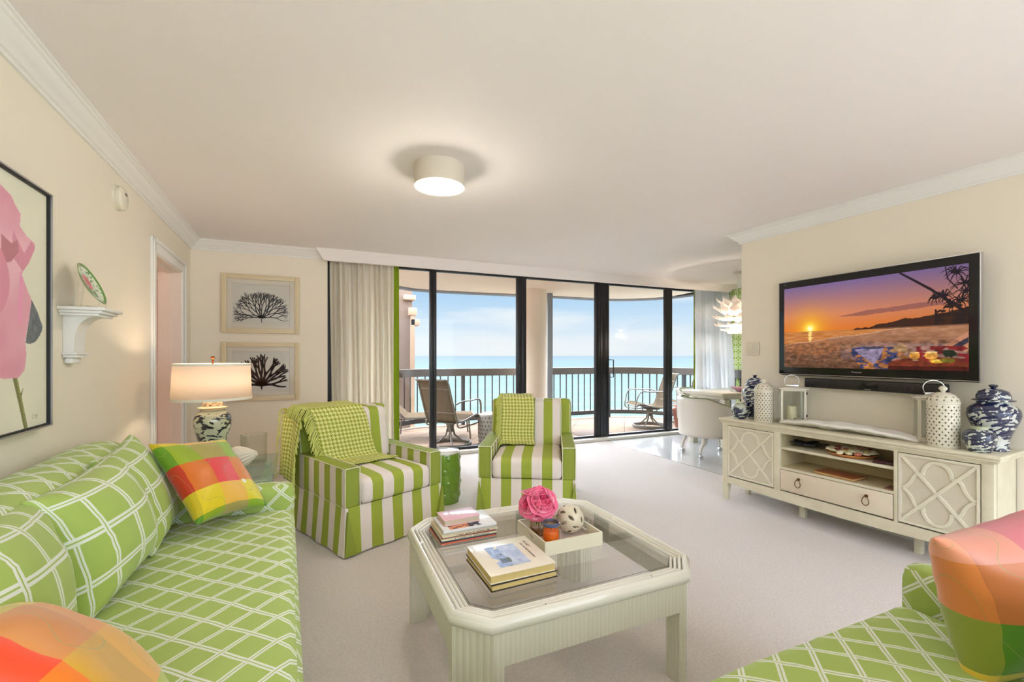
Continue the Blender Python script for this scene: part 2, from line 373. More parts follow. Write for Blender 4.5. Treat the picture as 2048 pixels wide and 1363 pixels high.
    def pillow(s,w,h,th,n=26,mi=0,seed=0,wr=.006,diag=False):
        lay=s.bm.loops.layers.uv.verify()
        def pt(i,j,side):
            u=math.sin(PI/2*(-1+2*i/n)); v=math.sin(PI/2*(-1+2*j/n))
            x=w/2*u*(1-.09*(1-v*v)); y=h/2*v*(1-.09*(1-u*u))
            t=max(0,(1-u*u)*(1-v*v))**.40
            z=side*th/2*t
            if t>0:
                a=Vector((x*7+seed,y*7,side*3)); z+=noise.noise(a)*wr*2*t*1.4
                rd=math.hypot(u,v); an=math.atan2(v,u); z+=side*math.sin(an*14+seed+noise.noise(a)*4)*wr*max(0,rd-.45)*t*1.3
            return Vector((x,y,z))
        F=[[s.bm.verts.new(pt(i,j,1)) for j in range(n+1)] for i in range(n+1)]
        B=[[F[i][j] if i in(0,n) or j in (0,n) else s.bm.verts.new(pt(i,j,-1)) for j in range(n+1)] for i in range(n+1)]
        for G,fl in ((F,False),(B,True)):
            for i in range(n):
                for j in range(n):
                    q=[(i,j),(i+1,j),(i+1,j+1),(i,j+1)]
                    if fl: q.reverse()
                    f=s.bm.faces.new([G[a][b] for a,b in q]); f.material_index=mi
                    for l,(a,b) in zip(f.loops,q):
                        U,V_=a/n*w,b/n*h; l[lay].uv=((U+V_)*.7071,(U-V_)*.7071) if diag else (U,V_)
        s.keepuv=True
    keepuv=False
def finish(mb,name,mats,smooth=40,uvrep=False):
    bm=mb.bm
    if not mb.keepuv:
        lay=bm.loops.layers.uv.verify()
        for f in bm.faces:
            n=f.normal if f.normal.length>0 else Vector((0,0,1)); f.normal_update(); n=f.normal
            ax=max(range(3),key=lambda k:abs(n[k])+(.12 if k==2 else 0))
            for l in f.loops:
                c=l.vert.co; l[lay].uv=(c.x,c.y) if ax==2 else ((c.x,c.z) if ax==1 else (c.y,c.z))
    me=bpy.data.meshes.new(name); bm.to_mesh(me); bm.free()
    for m in (mats if isinstance(mats,(list,tuple)) else [mats]): me.materials.append(m)
    if smooth:
        for p in me.polygons: p.use_smooth=True
        me.set_sharp_from_angle(angle=R(smooth))
    return me
def obj(name,mb,mats,parent=None,loc=(0,0,0),rot=(0,0,0),smooth=40,label=None):
    me=finish(mb,name,mats,smooth); o=bpy.data.objects.new(name,me); S.collection.objects.link(o)
    o.location=loc; o.rotation_euler=rot
    if parent is not None: o.parent=parent
    if label: o['label']=label
    return o
def tag(o,label,cat,group=None,kind=None):
    o['label']=label; o['category']=cat
    if group: o['group']=group
    if kind: o['kind']=kind
    return o
def thing(name,label,cat,loc=(0,0,0),rz=0,group=None):
    o=bpy.data.objects.new(name,None); o.empty_display_size=.1; S.collection.objects.link(o); o.location=loc; o.rotation_euler=(0,0,rz)
    return tag(o,label,cat,group)
def struct(name,mb,mats,smooth=30,parent=None,label=None):
    o=obj(name,mb,mats,parent,smooth=smooth,label=label)
    if parent is None: o['kind']='structure'
    return o
def structroot(name,loc=(0,0,0),rz=0):
    o=bpy.data.objects.new(name,None); S.collection.objects.link(o); o.location=loc; o.rotation_euler=(0,0,rz); o['kind']='structure'; return o
def copytree(o,parent=None):
    c=o.copy(); S.collection.objects.link(c); c.parent=parent
    for ch in list(o.children): copytree(ch,c)
    return c
def text(name,body,size,mat,parent,loc,rot,depth=.0006,align='CENTER',sx=1,font_sp=1):
    cu=bpy.data.curves.new(name,'FONT'); cu.body=body; cu.size=size; cu.extrude=depth; cu.align_x=align; cu.align_y='CENTER'; cu.space_character=font_sp
    o=bpy.data.objects.new(name,cu); S.collection.objects.link(o); dg=bpy.context.evaluated_depsgraph_get()
    me=bpy.data.meshes.new_from_object(o.evaluated_get(dg)); bpy.data.objects.remove(o); me.materials.clear(); me.materials.append(mat)
    o=bpy.data.objects.new(name,me); S.collection.objects.link(o); o.parent=parent; o.location=loc; o.rotation_euler=rot; o.scale=(sx,1,1)
    return o
def colorgrid(name,img,w,h,mat,parent,loc,rot,thick=.004):
    """a flat picture whose pigments are stored per vertex; img rows go bottom to top, sRGB 0-255"""
    H_,W_,_=img.shape
    xs=np.linspace(-w/2,w/2,W_); ys=np.linspace(-h/2,h/2,H_)
    X,Yy=np.meshgrid(xs,ys); co=np.stack([X,Yy,np.zeros_like(X)],-1).reshape(-1,3)
    idx=np.arange(W_*H_).reshape(H_,W_)
    q=np.stack([idx[:-1,:-1],idx[:-1,1:],idx[1:,1:],idx[1:,:-1]],-1).reshape(-1,4)
    me=bpy.data.meshes.new(name); me.from_pydata(co.tolist(),[],q.tolist())
    a=me.color_attributes.new('Col','FLOAT_COLOR','POINT')
    c=img.reshape(-1,3)/255.0; l=np.where(c<=.04045,c/12.92,((c+.055)/1.055)**2.4)
    a.data.foreach_set('color',np.concatenate([l,np.ones((len(l),1))],1).astype(np.float32).ravel())
    me.materials.append(mat)
    o=bpy.data.objects.new(name,me); S.collection.objects.link(o); o.parent=parent; o.location=loc; o.rotation_euler=rot; return o
def inpoly(X,Y,poly):
    ins=np.zeros(X.shape,bool); n=len(poly); j=n-1
    for i in range(n):
        xi,yi=poly[i]; xj,yj=poly[j]
        c=((yi>Y)!=(yj>Y))&(X<(xj-xi)*(Y-yi)/((yj-yi)+1e-12)+xi); ins^=c; j=i
    return ins
def vnoise(X,Y,sc,seed=0,octs=3):
    out=np.zeros(X.shape); amp=1;tot=0
    for o in range(octs):
        rs=np.random.RandomState(seed+o); G=rs.rand(64,64)
        x=X*sc*2**o; y=Y*sc*2**o; xi=np.floor(x).astype(int); yi=np.floor(y).astype(int); fx=x-xi; fy=y-yi
        fx=fx*fx*(3-2*fx); fy=fy*fy*(3-2*fy)
        g=lambda a,b:G[a%64,b%64]
        out+=amp*((g(xi,yi)*(1-fx)+g(xi+1,yi)*fx)*(1-fy)+(g(xi,yi+1)*(1-fx)+g(xi+1,yi+1)*fx)*fy); tot+=amp; amp*=.5
    return out/tot
# ================================================================== THE SETTING
CZ=2.39; YP=5.20; YW=5.48
AL=math.atan(.046825); AR=math.atan(.045)
LW=(-1.1627,5.2)      # far corner of the left wall
RW=(3.62,2.908)       # free end of the wall that carries the television
def box1(name,x0,x1,y0,y1,z0,z1,mat,**k):
    mb=MB(); mb.box(x0,x1,y0,y1,z0,z1); return struct(name,mb,mat,**k)
# floors
box1('floor',-1.6,3.86,-2.6,5.45,-.12,0,CARPET)
box1('floor',3.866,6.7,1.5,5.45,-.12,-.001,TILE)
box1('trim_1',3.86,3.866,1.5,5.35,-.1,.002,M('dark_floor_joint',rgb(120,110,100),.5))
box1('ceiling',-1.9,6.8,-2.6,5.6,CZ,CZ+.15,CEIL)
# left wall with its doorway (local frame: x out from the wall, y towards the windows)
def place(o,xy,rz): o.location=(xy[0],xy[1],0); o.rotation_euler=(0,0,rz); return o
mb=MB()
D0,D1,DZ=-1.238,-.411,2.0
mb.box(-.15,0,-7.9,D0,0,CZ); mb.box(-.15,0,D1,.12,0,CZ); mb.box(-.15,0,D0,D1,DZ,CZ)
place(struct('wall_left',mb,WALL),LW,AL)
mb=MB(); mb.box(-1.22,.0755,YP,YP+.36,0,CZ)
struct('wall_back',mb,WALL)
mb=MB(); mb.box(0,.14,-5.5,0,0,CZ); place(struct('wall_right',mb,WALL),RW,AR)
box1('wall_dining',6.5,6.62,1.5,5.6,0,CZ,wallpaper_mat())
box1('wall_dining_rear',3.78,6.62,1.38,1.5,0,CZ,WALLD)
# crown mouldings
PROF=[(0,2.295),(.012,2.295),(.014,2.308),(.024,2.312),(.030,2.322),(.046,2.334),(.062,2.352),(.070,2.366),(.080,2.370),(.084,2.378),(.092,2.380),(.092,CZ),(0,CZ)]
def crown(mb,y0,y1,m0=0,m1=0,T=None):
    A=[];B=[]
    for (o_,z) in PROF:
        p=Vector((o_,y0+m0*o_,z)); q=Vector((o_,y1+m1*o_,z))
        if T: p=T@p; q=T@q
        A.append(mb.bm.verts.new(p)); B.append(mb.bm.verts.new(q))
    n=len(PROF); fs=[mb.bm.faces.new((A[k],A[(k+1)%n],B[(k+1)%n],B[k])) for k in range(n)]
    fs+=[mb.bm.faces.new(A),mb.bm.faces.new(B)]; bmesh.ops.recalc_face_normals(mb.bm,faces=fs)
mb=MB(); crown(mb,-7.8,0,0,-1); place(struct('trim_2',mb,TRIM,smooth=25),LW,AL)
mb=MB(); crown(mb,0,1.236,0,-1.25,Matrix.Translation((-1.16,YP,0))@Matrix.Rotation(R(-90),4,'Z'))
struct('trim_3',mb,TRIM,smooth=25)
# crown along the television wall, mitred round its free end
mb=MB()
T=Matrix.Rotation(PI,4,'Z')
crown(mb,0,5.4,-1,0,T)
A=[];B=[]
for (o_,z) in PROF:
    A.append(mb.bm.verts.new((-o_,o_,z))); B.append(mb.bm.verts.new((.14+o_,o_,z)))
n=len(PROF); fs=[mb.bm.faces.new((A[k],A[(k+1)%n],B[(k+1)%n],B[k])) for k in range(n)]+[mb.bm.faces.new(A),mb.bm.faces.new(B)]
bmesh.ops.recalc_face_normals(mb.bm,faces=fs)
place(struct('trim_4',mb,TRIM,smooth=25),RW,AR)
# curtain pelmet over the windows (slanting ends where the crown dies into it)
mb=MB(); mb.prism([(-.04,CZ),(.035,2.262),(6.02,2.268),(6.2,CZ)],5.05,5.09,'y'); struct('trim_5',mb,CEIL)
# skirting
mb=MB(); mb.box(0,.014,-7.8,D0-.1,0,.11,bev=.004); mb.box(0,.014,D1+.1,-.01,0,.11,bev=.004); place(struct('baseboard_left',mb,TRIM),LW,AL)
mb=MB(); mb.box(-1.15,.07,YP-.014,YP,0,.11,bev=.004); struct('baseboard_back',mb,TRIM)
mb=MB(); mb.box(-.014,0,-5.4,0,0,.11,bev=.004); place(struct('baseboard_right',mb,TRIM),RW,AR)
# door casing on the left wall + jambs, strike plate
d=structroot('door_1',(LW[0],LW[1],0),AL)
mb=MB()
for (a,b) in ((D0-.1,D0),(D1,D1+.1)): mb.box(0,.018,a,b,0,DZ+.1,bev=.004)
mb.box(0,.018,D0,D1,DZ,DZ+.1,bev=.004)
mb.box(.018,.028,D0-.1,D0-.07,0,DZ+.1,bev=.003); mb.box(.018,.028,D1+.07,D1+.1,0,DZ+.1,bev=.003); mb.box(.018,.028,D0-.1,D1+.1,DZ+.07,DZ+.1,bev=.003)
obj('door_casing',mb,TRIM,d)
mb=MB(); mb.box(-.16,.005,D0-.012,D0+.012,0,DZ); mb.box(-.16,.005,D1-.012,D1+.012,0,DZ); mb.box(-.16,.005,D0,D1,DZ-.012,DZ+.01)
mb.box(-.1,-.06,D1-.024,D1-.012,0,DZ); mb.box(-.1,-.06,D0,D1,DZ-.024,DZ-.012)
obj('door_jamb',mb,M('cream_jamb_paint',rgb(238,226,212),.4),d)
mb=MB(); mb.box(-.055,-.02,D1-.016,D1-.0115,.93,1.0,bev=.003); mb.cyl((-.038,D1-.017,.965),(-.038,D1-.014,.965),.008,mi=0); obj('strike_plate',mb,BRASS,d,label='aged brass strike plate')
# pink bedroom behind the doorway
mb=MB(); mb.box(-4.6,-4.5,2.2,7.6,0,CZ); mb.box(-4.6,-1.3,7.5,7.6,0,CZ); mb.box(-4.6,-1.25,2.2,2.3,0,CZ); mb.box(-4.6,-1.34,2.2,7.6,CZ,CZ+.05)
mb.box(-1.45,-1.35,5.35,7.6,0,CZ)
struct('wall_bedroom',mb,PINK)
box1('floor_bedroom',-4.6,-1.32,2.2,7.6,-.1,0,CARPET)
mb=MB(); mb.box(-4.5,-1.5,7.42,7.5,2.28,CZ-.001,bev=.02); struct('trim_bedroom',mb,TRIM)
def lamp(name,loc,power,col,r=.06,typ='POINT'):
    l=bpy.data.lights.new(name,typ); l.energy=power; l.color=col; l.shadow_soft_size=r
    o=bpy.data.objects.new(name,l); S.collection.objects.link(o); o.location=loc; return o
lamp('bedroom_light',(-2.6,4.6,1.9),15,(1,.72,.58),.2)
# window wall: five glazed sliding panels
XS=[(.13,1.305,.05,.042),(1.305,2.532,.041,.068),(2.532,3.858,.068,.116),(3.858,5.138,.117,.067),(5.138,6.5,.068,.06)]
for i,(a,b,l,r_) in enumerate(XS):
    wn=structroot('window_%d'%(i+1),(0,YW,0))
    mb=MB(); z0,z1=.045,2.37
    mb.box(a,a+l,-.03,.03,z0,z1,bev=.004); mb.box(b-r_,b,-.03,.03,z0,z1,bev=.004)
    mb.box(a+l,b-r_,-.025,.025,z0,z0+.028,bev=.003); mb.box(a+l,b-r_,-.025,.025,z1-.06,z1,bev=.003)
    if r_>.1: mb.box(b-r_+.03,b-r_+.036,-.036,-.03,z0+.02,z1-.02); mb.box(b-.04,b-.034,-.036,-.03,z0+.02,z1-.02)
    if l>.1: mb.box(a+l-.036,a+l-.03,-.036,-.03,z0+.02,z1-.02)
    obj('window_frame',mb,BLACKF,wn)
    mb=MB(); mb.box(a+l,b-r_,-.003,.003,z0+.028,z1-.06); obj('window_pane',mb,WGLASS,wn,smooth=0)
    if i in (1,):
        mb=MB(); mb.box(b-.052,b-.030,-.05,-.03,.93,1.2,bev=.004); mb.box(b-.045,b-.037,-.065,-.05,1.0,1.13,bev=.003); obj('latch',mb,MBLACK,wn)
    if i==3:
        mb=MB(); x=a+l+.055; mb.tube([(a+l-.02,-.035,.93),(x,-.06,.93),(x,-.06,1.19),(a+l-.02,-.035,1.19)],.008); obj('pull_handle',mb,MBLACK,wn)
mb=MB(); mb.box(.0755,6.5,YW-.12,YW+.06,0,.042,bev=.004); struct('trim_6',mb,M('white_marble_sill',rgb(234,232,226),.3))
box1('trim_7',.0755,.14,YW-.03,YW+.06,.04,2.39,BLACKF)
box1('trim_8',.05,6.6,YW-.03,YW+.1,2.37,2.5,BLACKF)

# ------------------------------------------------------------------ balcony
def D_(px,dep):
    u=(px-1024)/878; s_,c_=.40067,.91622
    return Vector((dep*(s_+u*c_),dep*(c_-u*s_),0))
ctrl=[D_(*p) for p in ((640,6.3),(740,7.25),(800,7.65),(837,7.95),(930,8.3),(1034,8.62),(1103,8.85),(1170,9.15),(1235,9.35),(1311,9.15),(1383,8.6),(1450,7.8),(1520,6.9))]
def catmull(P,k=10):
    out=[]
    for i in range(len(P)-1):
        p0=P[max(i-1,0)];p1=P[i];p2=P[i+1];p3=P[min(i+2,len(P)-1)]
        for j in range(k):
            t=j/k; out.append(.5*((2*p1)+(p2-p0)*t+(2*p0-5*p1+4*p2-p3)*t*t+(3*p1-p0-3*p2+p3)*t**3))
    out.append(P[-1]); return out
rim=catmull(ctrl,10)
TILEB=brick_mat('balcony_floor_tile',rgb(140,120,104),rgb(133,114,99),rgb(98,84,74),.45,.45,.006,rot=R(38),rough=.95)
poly=[(p.x,p.y) for p in rim]+[(7.5,5.55),(-.6,5.55)]
mb=MB(); mb.prism(poly,-.2,-.03); struct('floor_balcony',mb,TILEB,smooth=20); TILEB.node_tree.nodes['Principled BSDF'].inputs['Specular IOR Level'].default_value=.05
mb=MB(); mb.prism(poly,2.455,2.7)
struct('ceiling_balcony',mb,M('balcony_soffit_paint',rgb(226,204,186),.85,bump=(60,.2,.004)),smooth=20)
mb=MB(); mb.tube([(p.x*.999,p.y*.999,2.44) for p in rim],.035,seg=6); struct('trim_9',mb,M('grey_drip_edge',rgb(130,134,142),.5),smooth=60)
mb=MB(); mb.lathe([(.245,0),(.245,2.485)],seg=40,c=(3.60,7.24,-.03)); tag(obj('column',mb,M('beige_render',rgb(222,204,184),.85,bump=(50,.2,.003))),'thick round beige concrete column on the balcony behind the doors','column')
mb=MB(); mb.box(3.99,4.10,7.42,7.48,-.03,2.455); struct('trim_10',mb,M('grey_shutter_post',rgb(120,122,128),.5))
BUILD=M('shade_toned_stucco',rgb(118,100,88),.9,bump=(30,.2,.004)); BUILD2=M('lit_toned_stucco',rgb(176,148,124),.9)  # wall colour carries shade, pilaster colour carries sunlight
# neighbouring facade beyond the railing
nb=thing('neighbouring_building','shade-toned tan stucco corner of the neighbouring building with a lit-toned peach pilaster, beyond the railing','building',(1.2,8.8,-6))
mb=MB(); mb.box(-1.6,.48,0,1.2,0,9.2); obj('wall',mb,BUILD,nb)
mb=MB(); mb.box(.44,.52,-.06,1.2,0,8.05); mb.box(.40,.56,-.08,.6,8.05,8.2,bev=.01); mb.box(.44,.62,-.06,.5,7.85,7.98,bev=.01); mb.box(.30,.54,-.09,.8,8.35,8.45,bev=.02); obj('pilaster',mb,BUILD2,nb)
# railing
RAILM=M('grey_brown_metal_rail',rgb(92,84,78),.5); RAILD=M('dark_grey_metal',rgb(62,62,66),.45)
rl=thing('balcony_railing','long curved grey-brown balcony railing with slim dark balusters','railing',(rim[30].x,rim[30].y,-.03))
o0=Vector((rim[30].x,rim[30].y,-.03))
inn=[p-p.normalized()*.10 for p in rim[4:-4]]
def sweepbox(mb,pts,w_,z0,z1):
    n=len(pts); V=[]
    for i,p in enumerate(pts):
        d=(pts[min(i+1,n-1)]-pts[max(i-1,0)]).normalized(); q=Vector((-d.y,d.x,0))*w_/2
        V.append([mb.bm.verts.new((a.x,a.y,z)) for a,z in ((p+q,z0),(p+q,z1),(p-q,z1),(p-q,z0))])
    fs=[]
    for i in range(n-1):
        for k in range(4): fs.append(mb.bm.faces.new((V[i][k],V[i][(k+1)%4],V[i+1][(k+1)%4],V[i+1][k])))
    fs+=[mb.bm.faces.new(V[0]),mb.bm.faces.new(V[-1])]; bmesh.ops.recalc_face_normals(mb.bm,faces=fs)
loc=[Vector((p.x-o0.x,p.y-o0.y,0)) for p in inn]
mb=MB(); sweepbox(mb,loc,.09,.905,1.04); obj('handrail',mb,RAILM,rl,smooth=30)
mb=MB(); sweepbox(mb,loc,.05,.07,.15); obj('bottom_rail',mb,RAILD,rl,smooth=30)
acc=0; L_=[0]
for i in range(1,len(loc)): acc+=(loc[i]-loc[i-1]).length; L_.append(acc)
k=0; s_=.04; idx=0
bal=None
while s_<acc:
    while L_[k+1]<s_: k+=1
    t=(s_-L_[k])/(L_[k+1]-L_[k]); p=loc[k].lerp(loc[k+1],t)
    if idx%11==6:
        mb=MB(); mb.box(p.x-.03,p.x+.03,p.y-.03,p.y+.03,0,.91); obj('post',mb,RAILD,rl)
    else:
        mb=MB(); mb.box(p.x-.009,p.x+.009,p.y-.009,p.y+.009,.14,.91); obj('baluster',mb,RAILD,rl)
    idx+=1; s_+=.142
# the sea, far below and out to the horizon
mb=MB(); mb.grid(lambda u,v:((u-.5)*80000,12+v**3*45000,-24),24,24); 
tag(obj('sea',mb,sea_mat(),smooth=0),'calm pale turquoise sea stretching out to the horizon','sea',kind='stuff')
# ================================================================== CEILING LIGHT
cl=thing('ceiling_light','white pleated drum ceiling light with a glowing frosted diffuser','ceiling light',(.66,2.60,CZ))
mb=MB(); n=72
prof=[]
def pleat(k): return .148+.0016*(k%2)
V=[]
for z in (0,-.012,-.118,-.125):
    V.append([mb.bm.verts.new(((pleat(k)+(.001 if z in(0,-.125) else 0))*math.cos(2*PI*k/144),(pleat(k))*math.sin(2*PI*k/144),z)) for k in range(144)])
for a in range(3):
    for k in range(144): mb.bm.faces.new((V[a+1][k],V[a+1][(k+1)%144],V[a][(k+1)%144],V[a][k]))
I=[mb.bm.verts.new((.136*math.cos(2*PI*k/144),.136*math.sin(2*PI*k/144),-.125)) for k in range(144)]
for k in range(144): mb.bm.faces.new((I[k],I[(k+1)%144],V[3][(k+1)%144],V[3][k]))
obj('drum_shade',mb,M('ivory_pleated_shade',rgb(216,206,188),.7),cl,smooth=60)
mb=MB(); mb.lathe([(0.002,-.121),(.13,-.119),(.136,-.115)],seg=48,cap=False)
obj('diffuser',mb,M('glowing_frosted_glass',rgb(255,250,235),.4,emit=(1,.9,.75,1),estr=1.6),cl)
mb=MB(); mb.lathe([(.0001,-.137),(.006,-.135),(.008,-.128),(.004,-.124),(.012,-.121),(.012,-.119)],seg=16,cap=False); obj('finial',mb,CHROME,cl)
l=lamp('ceiling_lamp_light',(.66,2.60,CZ-.16),6,(1,.92,.82),.1)

# ================================================================== SMOKE DETECTOR
sd=thing('smoke_detector','round white smoke detector high on the left wall','smoke detector',(-1.069,3.209,2.152),AL)
mb=MB(); mb.cyl((0,0,0),(.012,0,0),.072,seg=40); mb.cyl((.012,0,0),(.02,0,0),.064,seg=40); obj('base',mb,IVORY,sd)
mb=MB(); mb.lathe([(.066,0),(.068,.012),(.062,.022),(.04,.028),(0.0001,.03)],seg=40); bmesh.ops.transform(mb.bm,matrix=Matrix.Translation((.018,0,0))@Matrix.Rotation(R(90),4,'Y'),verts=mb.bm.verts); obj('cover',mb,IVORY,sd)
mb=MB()
for k in range(3): mb.box(.0455,.048,-.02+k*.012,-.015+k*.012,.015,.03)
obj('vent_slot',mb,MBLACK,sd)

# ================================================================== LARGE ROSE PAINTING
pw,ph=1.02,.90
pa=thing('framed_rose_painting','large pink rose canvas in a thin black and silver frame, left wall','painting',(-1.018-.002,2.345-pw/2*1.0,.985+ph/2-.005),AL)
pa.location=(-1.1627-(2.345-pw/2-5.2)*.046825,2.345-pw/2,1.433)
Wp,Hp=330,300
X,Yy=np.meshgrid(np.linspace(pw,0,Wp),np.linspace(.98,.98+ph,Hp))   # X = distance from right edge
img=np.zeros((Hp,Wp,3)); img[:]=(232,228,206)
img+= (vnoise(X,Yy,6,3)[...,None]-.5)*10
pk=[(0.24,1.806),(.213,1.779),(.182,1.759),(.188,1.714),(.144,1.689),(.084,1.673),(.087,1.649),(.125,1.596),(.176,1.543),(.138,1.49),(.108,1.457),(.125,1.387),(.151,1.305),(.144,1.246),(.157,1.194),(.201,1.165),(.3,1.17),(.5,1.19),(.7,1.25),(.85,1.42),(.9,1.6),(.8,1.72),(.6,1.84),(.4,1.85)]
ins=inpoly(X,Yy,pk); shade=vnoise(X+Yy*.3,Yy,5,9)[...,None]
img[ins]=(np.array([236,176,190])+(shade-.5)*np.array([30,60,50]))[ins]
e1=ins&inpoly(X,Yy,[(.24,1.6),(.15,1.54),(.085,1.66),(.11,1.68),(.16,1.62),(.23,1.69)]); img[e1]=(222,150,168)
e2=inpoly(X,Yy,[(.3,1.66),(.24,1.64),(.2,1.66),(.195,1.62),(.24,1.575),(.3,1.56)])&ins; img[e2]=(196,128,140)
e3=ins&(np.abs(X-(.176+(1.543-Yy)*.08))<.012)&(Yy<1.55)&(Yy>1.36); img[e3]=(238,160,190)
for (cx,cy,rx,ry,c) in ((.45,1.5,.2,.16,(226,150,170)),(.48,1.52,.12,.1,(206,120,146)),(.5,1.54,.06,.05,(180,92,120)),(.62,1.38,.16,.1,(242,194,204))):
    q=ins&((((X-cx)/rx)**2+((Yy-cy)/ry)**2)<1); img[q]=c
lf=inpoly(X,Yy,[(.108,1.458),(.071,1.422),(.04,1.378),(.028,1.363),(.034,1.345),(.05,1.325),(.084,1.299),(.12,1.291),(.151,1.294),(.125,1.387)])
img[lf]=(np.array([112,116,122])+(vnoise(X,Yy,40,4)[...,None]-.5)*60)[lf]
st=inpoly(X,Yy,[(.232,1.167),(.19,1.06),(.161,.98),(.135,.98),(.17,1.08),(.203,1.167)]); img[st]=(124,126,74)
st2=inpoly(X,Yy,[(.215,1.167),(.18,1.08),(.15,.98),(.14,.98),(.172,1.08),(.203,1.167)]); img[st2]=(148,150,92)
th=inpoly(X,Yy,[(.185,1.11),(.165,1.13),(.178,1.09)]); img[th]=(124,126,74)
sg=(np.abs(X-.085)<.022)&(np.abs(Yy-1.02)<.01)&(vnoise(X,Yy,150,5)>.5); img[sg]=(190,186,166)
colorgrid('canvas',np.clip(img,0,255),pw,ph,attr_mat('painted_canvas',0,.7),pa,(.03,0,0),(R(90),0,R(90)))
mb=MB()
for (a,b,c,d_) in ((-pw/2-.012,-pw/2-.006,-ph/2-.012,ph/2+.012),(pw/2+.006,pw/2+.012,-ph/2-.012,ph/2+.012),(-pw/2-.012,pw/2+.012,ph/2+.006,ph/2+.012),(-pw/2-.012,pw/2+.012,-ph/2-.012,-ph/2-.006)): mb.box(.003,.045,a,b,c,d_)
obj('frame',mb,SILVER,pa)
mb=MB()
for (a,b,c,d_) in ((-pw/2-.006,-pw/2,-ph/2-.006,ph/2+.006),(pw/2,pw/2+.006,-ph/2-.006,ph/2+.006),(-pw/2-.006,pw/2+.006,ph/2,ph/2+.006),(-pw/2-.006,pw/2+.006,-ph/2-.006,-ph/2)): mb.box(.004,.040,a,b,c,d_)
mb.box(.004,.026,-pw/2,pw/2,-ph/2,ph/2); obj('frame_liner',mb,MBLACK,pa)

# ================================================================== WALL BRACKET + PLATE
br=thing('wall_bracket_shelf','white corbel wall bracket with a curved support on the left wall','wall shelf',(-1.033-.0,2.62,1.225),AL)
br.location=(-1.1627-(2.62-5.2)*.046825+.001,2.62,1.215)
mb=MB()
mb.box(0,.16,-.115,.115,.236,.25,bev=.003); mb.box(0,.145,-.10,.10,.224,.236,bev=.002); mb.box(0,.13,-.088,.088,.212,.224,bev=.002)
obj('shelf_top',mb,TRIM,br)
mb=MB(); pr=[(0,.05),(.036,.05)]
for t in np.linspace(0,1,12): pr.append((.036+.085*(t**2.6),.05+.162*math.sin(t*PI/2)))
pr.append((0,.212)); mb.prism(pr,-.055,.055,'y'); 
obj('corbel',mb,TRIM,br,smooth=25)
mb=MB(); mb.box(0,.05,-.068,.068,.04,.05,bev=.002); mb.box(0,.044,-.06,.06,.026,.04,bev=.003); mb.box(0,.03,-.045,.045,.0,.026,bev=.006); obj('foot_moulding',mb,TRIM,br)
# decorative plate on an acrylic easel
pl=thing('decorative_plate','round green-rimmed plate painted with a pink rose, leaning on the wall bracket','plate',(-.958,2.59,1.468),AL)
def plate_mat():
    m,nt,b=newmat('painted_rose_plate'); g=NG(nt); t=g.n('ShaderNodeTexCoord'); sp=g.n('ShaderNodeSeparateXYZ'); nt.links.new(t.outputs['Object'],sp.inputs[0])
    x,y=sp.outputs['Y'],g.m('MULTIPLY',sp.outputs['X'],-1)
    r=g.m('SQRT',g.m('ADD',g.m('MULTIPLY',x,x),g.m('MULTIPLY',y,y)))
    n=g.n('ShaderNodeTexNoise'); n.inputs['Scale'].default_value=60; nt.links.new(t.outputs['Object'],n.inputs['Vector'])
    field=g.mix(g.m('GREATER_THAN',n.outputs['Fac'],.56),rgb(222,232,206),rgb(120,156,110))
    def disc(cx,cy,rr):
        a=g.m('SUBTRACT',x,cx); b_=g.m('SUBTRACT',y,cy); return g.m('LESS_THAN',g.m('ADD',g.m('SQRT',g.m('ADD',g.m('MULTIPLY',a,a),g.m('MULTIPLY',b_,b_))),g.m('MULTIPLY',g.m('SUBTRACT',n.outputs['Fac'],.5),.03)),rr)
    c=g.mix(g.m('GREATER_THAN',r,.094),field,rgb(84,142,50))
    c=g.mix(disc(-.03,-.036,.017),c,rgb(70,130,40)); c=g.mix(disc(.012,-.048,.019),c,rgb(70,130,40))
    c=g.mix(disc(-.008,.012,.040),c,rgb(232,110,130)); c=g.mix(disc(-.008,.014,.022),c,rgb(204,44,70))
    nt.links.new(c,b.inputs['Base Color']); b.inputs['Roughness'].default_value=.12; b.inputs['Coat Weight'].default_value=.6; return m
mb=MB(); mb.lathe([(.0001,0),(.06,.0),(.085,.006),(.108,.014),(.110,.013),(.088,.002),(.06,-.006),(.0001,-.006)],seg=56,cap=False)
obj('dish',mb,plate_mat(),pl,loc=(.0,.0,.104),rot=(0,R(66),0)).scale=(.9,.9,.9)
mb=MB()
ang=R(90)
for s2 in (-1,1):
    fx=lambda a,b:(a*math.cos(ang)-b*math.sin(ang),a*math.sin(ang)+b*math.cos(ang))
    P_=[]
    for (b,z) in ((.055,.006),(-.02,.004),(-.045,.008),(-.05,.03),(-.044,.034)):
        q=fx(s2*.035,b); P_.append((q[0],q[1],z))
    mb.tube(P_,.003,seg=6)
    q1=fx(s2*.035,.04); q2=fx(s2*.03,.028); mb.tube([(q1[0],q1[1],.006),(q2[0],q2[1],.11)],.003,seg=6)
q1=fx(-.035,.0); q2=fx(.035,.0); mb.tube([(q1[0],q1[1],.005),(q2[0],q2[1],.005)],.003,seg=6)
obj('easel',mb,CGLASS,pl,label='clear acrylic easel')

